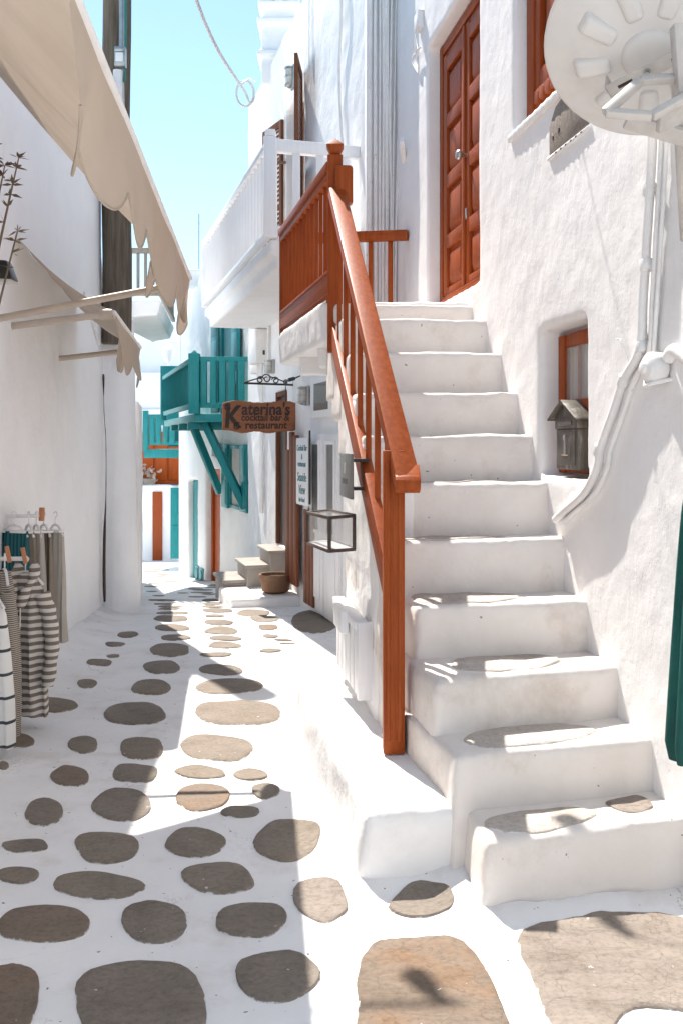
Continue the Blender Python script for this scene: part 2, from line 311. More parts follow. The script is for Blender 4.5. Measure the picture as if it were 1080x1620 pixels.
def soft(mb, name, mat, parent=None, voxel=.02, it=6, disp=((.5, .03), (.09, .008)), sub=None):
    """plaster: union of solids, rounded and made uneven"""
    me = mb.mesh(name, smooth=0); o = bpy.data.objects.new(name, me); C.collection.objects.link(o)
    md = o.modifiers.new('r', 'REMESH'); md.mode = 'VOXEL'; md.voxel_size = voxel
    md = o.modifiers.new('s', 'SMOOTH'); md.factor = .5; md.iterations = it
    for sc, st in disp:
        md = o.modifiers.new('d', 'DISPLACE'); md.texture = clouds(sc); md.strength = st; md.mid_level = .5; md.texture_coords = 'LOCAL'
    dg = bpy.context.evaluated_depsgraph_get(); me2 = bpy.data.meshes.new_from_object(o.evaluated_get(dg))
    bpy.data.objects.remove(o); bpy.data.meshes.remove(me); me2.name = name
    me2.polygons.foreach_set('use_smooth', [True] * len(me2.polygons))
    return link(name, me2, mat, parent)
class Frame:
    def __init__(s, o, u, v, w_): s.o, s.u, s.v, s.w = Vector(o), Vector(u).normalized(), Vector(v).normalized(), Vector(w_).normalized()
    def pt(s, a, b, c): return s.o + s.u * a + s.v * b + s.w * c
class Wall:     # vertical plane X = a + b*Y ; a-coordinate is Y, b-coordinate is distance out of the wall
    def __init__(s, a, b, side): s.a, s.b = a, b; n = Vector((-1, b, 0)) if side < 0 else Vector((1, -b, 0)); s.n = n.normalized()
    def pt(s, y, out, z): return Vector((s.a + s.b * y, y, z)) + s.n * out
    def Y(s, px, off=0): return (s.a) / ((px - 540) / F - s.b)
    def z(s, px, py): return (700 - py) * s.Y(px) / F
def holed(mb, wl, y0, y1, z0, z1, o0, o1, holes):
    ys = sorted({y0, y1, *[h[0] for h in holes], *[h[1] for h in holes]}); zs = sorted({z0, z1, *[h[2] for h in holes], *[h[3] for h in holes]})
    for i in range(len(ys) - 1):
        for j in range(len(zs) - 1):
            cy, cz = (ys[i] + ys[i + 1]) / 2, (zs[j] + zs[j + 1]) / 2
            if any(h[0] < cy < h[1] and h[2] < cz < h[3] for h in holes): continue
            e = .004
            mb.fr(wl, ys[i] - e, ys[i + 1] + e, o0, o1, zs[j] - e, zs[j + 1] + e)
def text(name, s, origin, right, up, size, mat, parent, bold=.0, depth=.004, align='CENTER', shear=0, sx=1):
    cu = bpy.data.curves.new(name, 'FONT'); cu.body = s; cu.size = size; cu.align_x = align; cu.align_y = 'CENTER'; cu.extrude = depth; cu.offset = bold; cu.shear = shear
    cu.resolution_u = 3
    o = bpy.data.objects.new(name, cu); C.collection.objects.link(o); dg = bpy.context.evaluated_depsgraph_get(); dg.update()
    me = bpy.data.meshes.new_from_object(o.evaluated_get(dg)); bpy.data.objects.remove(o)
    r, u = Vector(right).normalized(), Vector(up).normalized(); nn = r.cross(u)
    mt = Matrix.Identity(4)
    for i in range(3): mt[i][0] = r[i] * sx; mt[i][1] = u[i]; mt[i][2] = nn[i]; mt[i][3] = Vector(origin)[i]
    me.transform(mt); me.name = name
    return link(name, me, mat, parent)

# ------------------------------------------------------------------ ground
GP = [(-30, -1.46), (2, -1.475), (3.1, -1.505), (5, -1.575), (9.6, -1.74), (13, -2.03), (17.9, -2.58), (25, -3.12), (40, -3.9), (400, -9)]
def gl(d):
    for (a, za), (b, zb) in zip(GP, GP[1:]):
        if d <= b: return za + (zb - za) * (d - a) / (b - a)
    return GP[-1][1]
def G(d): return (gl(d - .7) + 2 * gl(d) + gl(d + .7)) / 4
def gz(x, y):
    n = mnoise.noise(Vector((x * .9, y * .7, 3))) * .022 + mnoise.noise(Vector((x * 3.3, y * 3, 9))) * .006
    k = max(0, min(1, (14 - y) / 5)); z = G(y) + n * k
    dl = x - (-2.44 - .087 * (y - 9.7))            # the paint runs up at the foot of the left wall
    if -1 < dl < .45 and y < 10.3: z += .10 * (1 - max(0, dl) / .45) ** 2.4
    if 2.4 < y < 5.4 and -.6 < x < 1.5:
        for poly in FOOT:
            dd = min(seg_d(x, y, poly[i], poly[i + 1]) for i in range(len(poly) - 1)); 
            if dd < .16: z += .055 * (1 - dd / .16) ** 2
    return z
def seg_d(x, y, a, b):
    dx, dy = b[0] - a[0], b[1] - a[1]; t = max(0, min(1, ((x - a[0]) * dx + (y - a[1]) * dy) / (dx * dx + dy * dy))); return math.hypot(x - a[0] - dx * t, y - a[1] - dy * t)
FOOT = [[(-.29, 5.0), (.04, 3.22), (.42, 3.27)], [(.40, 3.2), (.42, 2.95), (1.4, 3.16)]]
def ground_hit(px, py):
    a, b = .5, 120.0
    for _ in range(50):
        d = (a + b) / 2
        if (700 - py) / F * d > G(d): a = d
        else: b = d
    return Vector(((px - 540) * d / F, d, G(d)))
xs = [-120, -60, -30, -16, -10, -7, -5] + [-4 + .07 * i for i in range(100)] + [3.2, 4, 6, 10, 20, 40, 80, 120]
ys = [-30, -12, -5, -2, 0, 1, 1.6] + [2 + .07 * i for i in range(150)] + [12.6 + .3 * i for i in range(50)] + [28, 30, 34, 40, 60, 100, 200, 390]
mb = MB(); mb.sheet([[Vector((x, y, gz(x, y))) for x in xs] for y in ys])
street = mb.build('street', M['plaster_ground'], smooth=180, origin=Vector((0, 0, -1.6))); tag(street, 'whitewashed lane paved with painted joints and bare stones', None, None, 'structure')
# paving stones : px, py, width, height in the photograph, squareness, tilt, material
ST = [(274, 971, 53, 5), (267, 964.5, 37, 3), (270, 960.5, 40, 3), (260, 956, 32, 2.2), (258, 950, 46, 2.4), (272, 980, 57, 10), (273, 995, 55, 12), (278, 1011, 50, 10),
      (268, 1031, 62, 21), (256, 1057, 59, 21), (240, 1088, 65, 25), (214, 1129, 100, 35), (225, 1183, 69, 37), (213, 1224, 74, 29),
      (333, 949, 28, 4.5), (336, 955, 32, 5), (338, 960.3, 37, 4), (345, 966.5, 50, 6.5), (340, 974.6, 32, 4.7), (345, 985, 49, 9.5), (349, 998, 54, 13), (357, 1010, 53, 9),
      (357, 1021.6, 54, 11), (341, 1036.3, 53, 7), (353, 1060, 77, 17), (362, 1086.6, 109, 25), (374, 1128, 141, 38), (344, 1182, 117, 43), (317, 1221.6, 83, 22), (396, 1225, 56, 20),
      (401, 969.6, 52, 11), (417, 978.6, 48, 10), (424, 991, 31, 9), (428, 1005, 25, 6.5), (428, 1030, 35, 6.6), (448, 1011.6, 30, 3), (455, 1017.3, 27, 2.4),
      (202, 1006, 35, 11), (183, 1021.6, 32, 7.4), (179, 1040, 21, 4.6), (157, 1050, 41, 10.6), (138, 1082.6, 32, 16), (86, 1117, 76, 23), (132, 1178, 50, 30), (31, 1174, 51, 22),
      (7, 1214, 17, 12), (110, 1229, 65, 34), (193, 1275, 97, 55), (69, 1287, 62, 44), (320, 1263, 89, 47), (420, 1253, 46, 26), (380, 1287, 62, 19), (40, 1340, 74, 20),
      (167, 1344, 107, 51), (310, 1336, 98, 49), (454, 1331, 110, 66), (28, 1389, 68, 28), (157, 1404, 149, 44), (346, 1392, 120, 49), (506, 1424, 94, 86), (68, 1467, 150, 62),
      (243, 1460, 106, 68), (397, 1455, 114, 56), (20, 1578, 86, 118), (222, 1588, 210, 134), (441, 1548, 137, 84), (669, 1433, 110, 49), (500, 983, 86, 38)]
TILT = {506: -38, 401: 7, 417: 9, 448: 8, 455: 8, 317: 8, 380: 9, 345: 4, 353: 5, 454: -12, 320: -8, 110: 12, 132: 14}
# farther, sunlit stones
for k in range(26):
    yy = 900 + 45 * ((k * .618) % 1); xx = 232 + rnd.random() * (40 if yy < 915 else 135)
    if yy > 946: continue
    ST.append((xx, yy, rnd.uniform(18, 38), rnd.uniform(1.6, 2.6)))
def stone_mesh(outline, ht, name='paving_stone', zf=None, seed=0, mat=None, parent=None):
    n = len(outline); c = sum(outline, Vector()) / n; rows = []
    zf = zf or (lambda p: gz(p.x, p.y))
    for k, (s_, h) in enumerate(((1.0, -.05), (1.0, ht * .3), (.965, ht), (.80, ht * 1.05), (.40, ht * 1.05))):
        row = []
        for p in outline:
            q = c + (p - c) * s_; q = q.copy(); q.z = zf(q) + h + (mnoise.noise(Vector((q.x * 9 + seed, q.y * 9, 2))) * .004 if k > 1 else 0); row.append(q)
        rows.append(row)
    mb = MB(); mb.sheet(rows, True); cc = c.copy(); cc.z = zf(c) + ht; mb.v.append(cc); k = len(mb.v) - 1; b = k - n
    for j in range(n): mb.f.append((b + j, b + (j + 1) % n, k))
    o = mb.build(name, mat, parent, smooth=50, origin=cc); at = o.data.attributes.new('rim', 'FLOAT', 'POINT')
    vals = [v for v, q in zip((1.2, 1.0, .8, .0, .0), rows) for _ in q] + [0]
    at.data.foreach_set('value', vals); return o
def blob(seed, n, e=None):
    """irregular rounded polygon inside the unit square, n points"""
    r2 = random.Random(seed); e = e or r2.uniform(2.3, 3.6); m = r2.choice((6, 7, 8, 9)); P_ = []
    a0 = r2.uniform(0, 1)
    for k in range(m):
        a = (k + a0 + r2.uniform(-.22, .22)) / m * 2 * math.pi; co, si = math.cos(a), math.sin(a)
        r = (abs(co) ** e + abs(si) ** e) ** (-1 / e) * r2.uniform(.96, 1.16); P_.append((co * r, si * r))
    for _ in range(3):
        Q = []
        for k in range(len(P_)):
            a, b = P_[k], P_[(k + 1) % len(P_)]; c = .22; Q += [(a[0] + (b[0] - a[0]) * c, a[1] + (b[1] - a[1]) * c), (b[0] + (a[0] - b[0]) * c, b[1] + (a[1] - b[1]) * c)]
        P_ = Q
    step = max(1, len(P_) // n); P_ = P_[::step]
    mx = max(abs(p[0]) for p in P_); my = max(abs(p[1]) for p in P_)
    return [(p[0] / mx * (1 + r2.uniform(-.012, .012)), p[1] / my * (1 + r2.uniform(-.012, .012))) for p in P_]
def outline(px, py, w_, h, seed, tilt=0, hit=ground_hit, n=None):
    n = n or (36 if w_ > 40 else 20); ca, sa = math.cos(R(tilt)), math.sin(R(tilt)); pts = []
    for x, y in blob(seed, n):
        x, y = x * w_ / 2, -y * h / 2; pts.append(hit(px + x * ca - y * sa * .8, py + x * sa * .35 + y * ca))
    return pts
for i, (px, py, w_, h) in enumerate(ST):
    m = M['stone'][(0, 1, 0, 1, 2, 0, 1, 3)[(i * 5 + i // 7) % 8]]
    if i < 24: m = M['stone'][i % 2]
    far = py < 950
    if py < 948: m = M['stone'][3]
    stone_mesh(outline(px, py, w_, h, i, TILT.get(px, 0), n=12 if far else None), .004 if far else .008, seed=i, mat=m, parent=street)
# two big flat slabs in front of the steps
def poly_stone(pix, m, seed):
    out = []
    P_ = [Vector((p[0], p[1])) for p in pix]; n = len(P_)
    for i in range(n):
        for k in range(6):
            t = k / 6; a, b, c_, d_ = P_[i - 1], P_[i], P_[(i + 1) % n], P_[(i + 2) % n]
            q = .5 * ((2 * b) + (c_ - a) * t + (2 * a - 5 * b + 4 * c_ - d_) * t * t + (3 * b - a - 3 * c_ + d_) * t ** 3)
            q += Vector((rnd.uniform(-1.2, 1.2), rnd.uniform(-1.2, 1.2))); out.append(ground_hit(q.x, q.y))
    stone_mesh(out, .009, seed=seed, mat=m, parent=street)
poly_stone([(590, 1497), (650, 1487), (725, 1492), (765, 1535), (800, 1610), (815, 1690), (690, 1720), (570, 1690), (566, 1590), (566, 1540)], M['stone'][2], 5)
poly_stone([(820, 1488), (905, 1466), (1000, 1455), (1120, 1462), (1180, 1520), (1160, 1600), (1000, 1600), (950, 1660), (880, 1640), (845, 1560)], M['stone'][3], 9)

# ------------------------------------------------------------------ house with the red doors (right)
WR = Wall(1.65, -.16, -1)
houseR = empty('whitewashed_house', (1.6, 5, -1.55), 'whitewashed house on the right with red door and uneven plaster wall above the stairs', 'house')
HD = (5.42, 6.6, .92, 2.75); HW = (3.8, 4.83, 1.575, 2.85); HS = (3.94, 4.484, -.16, .53)
mb = MB(); holed(mb, WR, 2.5, 7.72, -1.9, 4.7, -.16, 0, [HD, HW, HS]); mb.fr(WR, 2.5, 7.72, -.45, -.15, -1.9, 4.7)
pass
ridge = [(1047, 200), (1040, 330), (1033, 470), (1027, 552), (1003, 600), (986, 650), (966, 708), (960, 738), (940, 778), (907, 808), (885, 830)]
def onR(px, py, out=.02):
    y = WR.Y(px); return WR.pt(y, out, (700 - py) * y / F)
mb.tube([onR(x, y, -.005) for x, y in ridge], [.02, .02, .022, .028, .035, .036, .036, .036, .036, .034, .028], 10)
soft(mb, 'wall', M['plaster_rough'], houseR, .02, 5, ((.8, .014), (.25, .008), (.07, .003)))
mb = MB(); mb.fr(WR, -4, 7.6, -3.5, -.4, -1.9, 4.6); mb.fr(WR, -4, 2.52, -.42, -.01, -1.9, 4.66); mb.build('wall', M['plaster'], houseR, .02)
def panel_leaf(wl, y0, y1, o, z0, z1, rows, mat, door, pm=None, th=.04, st=.075):
    mb = MB(); mb.fr(wl, y0, y0 + st, o, o + th, z0, z1); mb.fr(wl, y1 - st, y1, o, o + th, z0, z1)
    zs = [z0 + (z1 - z0) * r for r in rows]
    for k, zc in enumerate(zs): mb.fr(wl, y0 + st, y1 - st, o, o + th, max(z0, zc - .045), min(z1, zc + .045))
    mb.fr(wl, y0 + .01, y1 - .01, o - .012, o + .012, z0 + .01, z1 - .01)
    lf = mb.build('leaf', mat, door, .004)
    for k in range(len(zs) - 1):
        a, b = zs[k] + .06, zs[k + 1] - .06
        if b - a > .05:
            q = MB(); A = [wl.pt(y0 + st + .015, o + .012, a), wl.pt(y1 - st - .015, o + .012, a), wl.pt(y1 - st - .015, o + .012, b), wl.pt(y0 + st + .015, o + .012, b)]
            B = [wl.pt(y0 + st + .05, o + .034, a + .04), wl.pt(y1 - st - .05, o + .034, a + .04), wl.pt(y1 - st - .05, o + .034, b - .04), wl.pt(y0 + st + .05, o + .034, b - .04)]
            q.prism(A, B); q.build('panel', pm or mat, door, .003)
def door_frame(wl, y0, y1, o0, o1, z0, z1, wd, mat, parent, name='frame', sill=False):
    mb = MB(); mb.fr(wl, y0, y0 + wd, o0, o1, z0, z1); mb.fr(wl, y1 - wd, y1, o0, o1, z0, z1); mb.fr(wl, y0 + wd, y1 - wd, o0, o1 - .003, z1 - wd, z1)
    if sill: mb.fr(wl, y0 + wd, y1 - wd, o0, o1 - .003, z0, z0 + wd)
    return mb.build(name, mat, parent, .006)
door = MB().fr(WR, 5.46, 6.56, -.15, -.125, .95, 2.72).build('door', M['red_dark'], houseR)
door_frame(WR, 5.44, 6.585, -.145, -.085, .93, 2.735, .07, M['red'], door)
door_frame(WR, 5.51, 6.515, -.135, -.10, .95, 2.665, .03, M['red'], door)
panel_leaf(WR, 5.98, 6.48, -.125, 1.0, 2.63, (0, .22, .47, .72, .96), M['red'], door)
panel_leaf(WR, 5.54, 5.965, -.125, 1.0, 2.63, (0, .22, .47, .72, .96), M['red'], door)
MB().fr(WR, 5.955, 5.995, -.09, -.07, 1.0, 2.63).build('stile', M['red'], door, .008)
MB().fr(WR, 5.45, 6.57, -.14, -.055, .90, .965).fr(WR, 5.5, 6.53, -.13, -.075, .96, .995).build('threshold', M['red'], door, .008)
kp = WR.pt(5.93, -.085, 1.80); MB().lathe(kp, [(.012, 0), (.012, .03), (.028, .04), (.033, .055), (.025, .07), (.01, .074)], 14, WR.n).build('handle', M['steel'], door, smooth=60)
MB().fr(WR, 5.925, 5.945, -.085, -.075, 1.40, 1.47).build('keyhole_plate', M['steel'], door, .003)
win = MB().fr(WR, 3.83, 4.80, -.15, -.13, 1.6, 2.83).build('window', M['red_dark'], houseR)
door_frame(WR, 3.82, 4.815, -.145, -.06, 1.585, 2.84, .09, M['red'], win, sill=False)
for a, b in ((3.92, 4.30), (4.33, 4.72)):
    panel_leaf(WR, a, b, -.12, 1.66, 2.78, (0, .12, .62, 1), M['red'], win, th=.05, st=.06)
mb = MB()
for k in range(5): mb.lathe(WR.pt(4.38 + k * .07, -.07, 1.70), [(.035, 0), (.035, .018)], 12, WR.n)
mb.fr(WR, 4.345, 4.70, -.07, -.055, 1.695, 1.74); mb.build('scalloped_trim', M['red'], win, .002)
mb = MB(); mb.fr(WR, 3.75, 4.87, -.12, .022, 1.535, 1.575); soft(mb, 'sill', M['plaster'], win, .012, 2, ((.2, .008),))
swin = MB().fr(WR, 3.96, 4.46, -.15, -.135, -.14, .52).build('window', M['red_dark'], houseR)
mb = MB(); mb.fr(WR, 3.95, 3.99, -.14, -.09, -.14, .50); mb.fr(WR, 4.40, 4.475, -.14, -.09, -.14, .50); mb.fr(WR, 3.99, 4.40, -.14, -.095, .44, .50); mb.fr(WR, 3.99, 4.40, -.14, -.08, .13, .195); mb.fr(WR, 3.99, 4.40, -.14, -.10, -.14, -.05)
mb.build('frame', M['red'], swin, .006)
MB().fr(WR, 3.99, 4.40, -.135, -.115, -.05, .13).build('panel', M['red_dark'], swin, .004)
rows = []
for k in range(2):
    rows.append([WR.pt(3.985 + .42 * j / 24, -.125 + .008 * math.sin(j * 1.9), .19 + k * .26) for j in range(25)])
MB().sheet(rows).build('curtain', M['curtain'], swin, smooth=80)
for y in (4.13, 4.27): MB().fr(WR, y, y + .015, -.118, -.108, .195, .44).build('glazing_bar', M['red_dark'], swin)
MB().fr(WR, 3.99, 4.40, -.105, -.101, .195, .44).build('pane', M['clear'], swin)
# mailbox
WM = Wall(1.65 + .05, -.16, -1)
o0 = WM.pt(4.17, .0, .0); mail = empty('mailbox', WM.pt(4.17, -.02, -.14), 'tarnished metal mailbox with a little pitched roof hanging before the small red window', 'mailbox')
y0, y1 = 4.09, 4.33
MB().fr(WM, y0, y1, -.05, .03, -.12, .06).fr(WM, y0 - .004, y1 + .004, -.05, .036, .06, .115).build('box', M['mailbox'], mail, .006)
q = MB(); yc = (y0 + y1) / 2
A = [WM.pt(y0, -.05, .113), WM.pt(y1, -.05, .113), WM.pt(yc, -.05, .185)]; B = [WM.pt(y0, .033, .113), WM.pt(y1, .033, .113), WM.pt(yc, .033, .185)]
q.prism(A, B); q.build('gable', M['mailbox'], mail)
for sgn, ye in ((-1, y0), (1, y1)):
    q = MB(); q.hexa([WM.pt(yc, -.055, .18), WM.pt(ye + sgn * .035, -.055, .098), WM.pt(ye + sgn * .035, .06, .098), WM.pt(yc, .06, .18),
                      WM.pt(yc, -.055, .19), WM.pt(ye + sgn * .037, -.055, .107), WM.pt(ye + sgn * .037, .06, .107), WM.pt(yc, .06, .19)]); q.build('roof', M['mailbox'], mail, .002)
MB().fr(WM, y0 + .025, y1 - .025, .03, .036, -.10, .045).build('door', M['mailbox'], mail, .004)
MB().fr(WM, yc - .07, yc + .07, .035, .044, .075, .095).build('slot_flap', M['grey'], mail, .002)
MB().lathe(WM.pt(yc, .036, .02), [(.014, 0), (.014, .006), (.006, .008)], 12, WM.n).fr(WM, yc - .008, yc + .008, .036, .041, -.06, .01).build('lock', M['steel'], mail)
MB().fr(WM, yc - .032, yc + .032, .037, .043, -.055, -.058).build('tag', M['tag'], mail, .002)
# brown stone ledge on the wall, with its white shelf
q = MB(); ya, yb = WR.Y(932), WR.Y(869); zt = WR.z(869, 195); zb = WR.z(869, 248)
A = [WR.pt(ya, -.02, zb), WR.pt(yb, -.02, zb), WR.pt(yb, -.02, zt - .02), WR.pt(yb - .07, -.02, zt + .05), WR.pt(yb - .2, -.02, zt + .08), WR.pt(ya, -.02, zt + .08)]
B = [p + WR.n * .026 for p in A]; q.prism(A, B)
lg = empty('stone_plaque', WR.pt((ya + yb) / 2, 0, zb - .03), 'brown stone plaque set in the wall below the upper window', 'plaque')
q.build('slab', M['stone'][3], lg, .01)
q = MB().fr(WR, ya - .02, yb + .01, -.02, .012, zb - .02, zb); q.build('shelf', M['plaster'], lg, .008)
q = MB()
for k in range(6): q.fr(WR, ya + .05 + k * .055, ya + .065 + k * .055, .011, .0135, zb - .014, zb - .008)
q.fr(WR, yb - .06, yb - .05, 0.004, .0085, zb + .06, zb + .075).fr(WR, yb - .13, yb - .115, 0.004, .0085, zb + .07, zb + .09); q.build('bolt_hole', M['dark'], lg)
# conduits
def onR(px, py, out=.02):
    y = WR.Y(px); return WR.pt(y, out, (700 - py) * y / F)
cond = empty('conduit', onR(960, 735), 'white painted conduit pipes running down the wall and bending towards the steps', 'conduit')
def spl(pts, n=6):
    out = []; P_ = [Vector(p) for p in pts]
    for i in range(len(P_) - 1):
        a, b, c_, d_ = P_[max(i - 1, 0)], P_[i], P_[i + 1], P_[min(i + 2, len(P_) - 1)]
        for k in range(n):
            t = k / n; out.append(.5 * ((2 * b) + (c_ - a) * t + (2 * a - 5 * b + 4 * c_ - d_) * t * t + (3 * b - a - 3 * c_ + d_) * t ** 3))
    out.append(P_[-1]); return out
path = [(1047, 150), (1045, 240), (1038, 360), (1031, 470), (1026, 552), (1001, 600), (984, 650), (963, 708), (958, 738), (938, 778), (905, 808), (890, 822)]
MB().tube(spl([onR(x, y, .035) for x, y in path]), .018, 10).build('pipe', M['whitepipe'], cond, smooth=60)
MB().tube(spl([onR(x + 11, y + 3, .025) for x, y in path]), .011, 8).build('pipe', M['whitepipe'], cond, smooth=60)
MB().tube(spl([onR(x + 17, y, .022) for x, y in path[:5]] + [onR(1046, 560, .02)]), .008, 8).build('pipe', M['whitepipe'], cond, smooth=60)
for (x, y) in ((1038, 300), (1034, 420), (1027, 550), (1001, 602), (962, 712)):
    p0, p1 = onR(x, y - 8, .03), onR(x + (2 if y < 560 else -4), y + 8, .03); MB().tube([p0, p1], .027, 10).build('joint', M['whitepipe'], cond, .004, smooth=60)
# old valve and hook
vp = onR(1052, 582, .03); valve = empty('water_valve', vp, 'white painted round valve fitting on the wall at the right edge', 'valve')
MB().lathe(vp, [(.05, -.02), (.055, 0), (.055, .03), (.04, .045), (.02, .05), (.02, .06), (.008, .062)], 18, WR.n).build('cap', M['whitepipe'], valve, .003, smooth=50)
MB().tube(spl([vp + Vector((.02, -.05, .03)), vp + Vector((.03, -.1, .05)), vp + Vector((.05, -.2, .0))]), .025, 10).build('pipe', M['whitepipe'], valve, smooth=60)
MB().tube([onR(1045, 604, .0), onR(1045, 604, .06), onR(1049, 612, .07), onR(1058, 606, .06), onR(1062, 600, .0)], .008, 8).build('hook', M['whitepipe'], valve, smooth=60)
MB().tube(spl([onR(981, 537, .0), onR(986, 537, .03), onR(992, 538, .03), onR(996, 552, .028), onR(1001, 571, .025), onR(998, 560, .028), onR(993, 543, .03)]), .0035, 6).build('wire_hook', M['whitepipe'])
tag(bpy.context.scene.objects['wire_hook'], 'thin bent wire hook sticking out of the white wall right of the small window', 'hook')

# ------------------------------------------------------------------ staircase
def XL(d): return .19 - .15 * (d - 3.9)
stairs = empty('staircase', (.6, 4.2, -1.5), 'whitewashed outdoor staircase with thick uneven steps climbing along the wall', 'staircase')
SP = [(2.98, .455, 3.18, -1.252), (3.23, .388, 3.42, -1.066), (3.46, .345, 3.70, -.872), (3.80, .30, 3.96, -.659), (4.05, None, 4.2, -.427), (4.25, None, 4.38, -.19),
      (4.46, None, 4.58, .03), (4.68, None, 4.79, .246), (4.92, None, 5.05, .468), (5.17, None, 5.29, .677), (5.43, None, 5.56, .795)]
steps = []
for k, (dl, xl, dr, z) in enumerate(SP):
    xl = XL(dl) if xl is None else xl; xr = 1.65 - .16 * dr + .12
    back = .75 if k < 4 else .37
    pb = [(xl, dl), (xr, dr), (xr - .16 * back, dr + back), ((xl - .15 * back) if k > 3 else min(xl, XL(dl + back) + .02), dl + back)]
    zb = -1.75 if k < 8 else z - .55
    if k == 0: pb[3] = (.385, dl + back)
    tp = [Vector((x, y, z + (.012 if i in (1,) else 0))) for i, (x, y) in enumerate(pb)]
    mb = MB(); fl = .03 if k < 4 else .0
    cx = sum(p[0] for p in pb) / 4; bt = [Vector((x + (-.05 if (k == 0 and i in (0, 3)) else (-fl if i == 0 else 0)), y - (.04 if i < 2 else 0), zb)) for i, (x, y) in enumerate(pb)]
    mb.prism(bt, tp)
    st = soft(mb, 'step', M['plaster_step'], stairs, .015, 16 if k < 4 else 10, ((.45, .028), (.12, .010)))
    steps.append(st)
# flat stones let into the treads
from mathutils.bvhtree import BVHTree
def tread_stone(k, u0, u1, v0, v1, m, seed):
    st = steps[k]; me = st.data; off = wloc[st]; bv = BVHTree.FromPolygons([v.co + off for v in me.vertices], [p.vertices[:] for p in me.polygons])
    a = Vector((SP[k][1] or XL(SP[k][0]), SP[k][0], 0)); b = Vector((1.65 - .16 * SP[k][2], SP[k][2], 0))
    c_ = Vector((SP[k + 1][1] or XL(SP[k + 1][0]), SP[k + 1][0], 0)); d_ = Vector((1.65 - .16 * SP[k + 1][2], SP[k + 1][2], 0))
    def top(p):
        h = bv.ray_cast(Vector((p.x, p.y, SP[k][3] + .12)), Vector((0, 0, -1))); return h[0].z if h[0] and abs(h[0].z - SP[k][3]) < .06 else SP[k][3] - .02
    pts = []
    for co, si in blob(seed, 36, 3.2):
        u = (u0 + u1) / 2 + co * (u1 - u0) / 2; v = (v0 + v1) / 2 + si * (v1 - v0) / 2
        p = (a.lerp(b, u)).lerp(c_.lerp(d_, u), v); p.z = top(p); pts.append(p)
    stone_mesh(pts, .006, 'tread_stone', top, seed, M['stone'][m], st)
for q in ((0, .06, .62, .04, .74, 4, 40), (0, .70, .92, .2, .8, 3, 41), (1, .10, .82, .06, 1.0, 4, 42), (2, .10, .76, .05, 1.0, 4, 43), (3, .10, .68, .05, .98, 4, 44), (4, .12, .72, .06, .95, 4, 45), (5, .3, .62, .08, .95, 4, 46)):
    tread_stone(*q)
# wall under the flight, landing slab and corbels
mb = MB()
for k in range(4, 8):
    dl = SP[k][0]; dn = SP[k + 1][0] if k < 7 else 5.0
    mb.prism([Vector((XL(y) + a, y, -1.75)) for a, y in ((-.015, 4.12), (.2, 4.12), (.2, 5.0), (-.015, 5.0))], [Vector((XL(y) + a, y, SP[4][3] - .02)) for a, y in ((-.005, 4.12), (.2, 4.12), (.2, 5.0), (-.005, 5.0))]) if k == 4 else \
        mb.prism([Vector((XL(y) + a, y, -.6)) for a, y in ((-.012, dl), (.2, dl), (.2, 5.0), (-.012, 5.0))], [Vector((XL(y) + a, y, SP[k][3] - .02)) for a, y in ((-.008, dl), (.2, dl), (.2, 5.0), (-.008, 5.0))])
soft(mb, 'side_wall', M['plaster'], stairs, .018, 5, ((.5, .03), (.1, .008)))
OL = lambda y: -.037 - .2216 * (y - 5.5)       # outer line of the landing
mb = MB(); mb.prism([Vector((OL(5.75) - .02, 5.75, .60)), Vector((.9, 5.6, .60)), Vector((.6, 7.7, .60)), Vector((OL(7.45) - .02, 7.45, .60))], [Vector((OL(5.75) - .04, 5.75, .85)), Vector((.9, 5.6, .84)), Vector((.6, 7.7, .85)), Vector((OL(7.45) - .03, 7.45, .85))])
soft(mb, 'landing', M['plaster'], stairs, .018, 6, ((.4, .02), (.1, .006)))
for y in (6.1, 6.75):
    soft(MB().rng(OL(y) + .02, OL(y) + .34, y - .09, y + .09, .48, .66), 'corbel', M['plaster'], stairs, .015, 5, ((.3, .01),))
mb = MB(); mb.prism([Vector((.06, 5.42, -1.8)), Vector((.9, 5.42, -1.8)), Vector((.75, 8.4, -1.8)), Vector((.32, 8.4, -1.8))], [Vector((.10, 5.42, .40)), Vector((.78, 5.42, .40)), Vector((.6, 8.4, .62)), Vector((.32, 8.4, .62))])
mb.build('under_wall', M['plaster'], stairs, .03)
# low bench beside the stairs
mb = MB()
mb.prism([Vector((.035, 3.2, -1.75)), Vector((.47, 3.27, -1.75)), Vector((.30, 4.98, -1.75)), Vector((-.29, 5.02, -1.75))], [Vector((.085, 3.21, -1.248)), Vector((.46, 3.25, -1.238)), Vector((.22, 4.85, -1.195)), Vector((-.225, 4.78, -1.20))])
bench = soft(mb, 'plaster_bench', M['plaster'], None, .017, 22, ((.4, .03), (.12, .009))); tag(bench, 'low whitewashed bench block along the foot of the stairs', 'bench')
# slatted hatch on the side wall
WS = Wall(.19 + .15 * 3.9, -.15, -1)
hatch = empty('hatch', WS.pt(4.6, .03, -1.1), 'small white slatted hatch with a ledge leaning on the stair wall', 'hatch')
hz = lambda y, t: (-.83 + (y - 4.3) * .03) if t else (-1.135 + (y - 4.3) * .03)
for k in range(6):
    a = 4.26 + k * .112; MB().fr(WS, a, a + .084, .02, .066, -1.14, -.84).build('slat', M['white_wood'], hatch, .004)
MB().fr(WS, 4.25, 4.945, .02, .08, -.84, -.80).fr(WS, 4.225, 4.258, .0, .07, -1.15, -.80).build('frame', M['white_wood'], hatch, .006)
MB().fr(WS, 4.47, 4.70, .07, .11, -.90, -.79).build('ledge', M['white_wood'], hatch, .008)
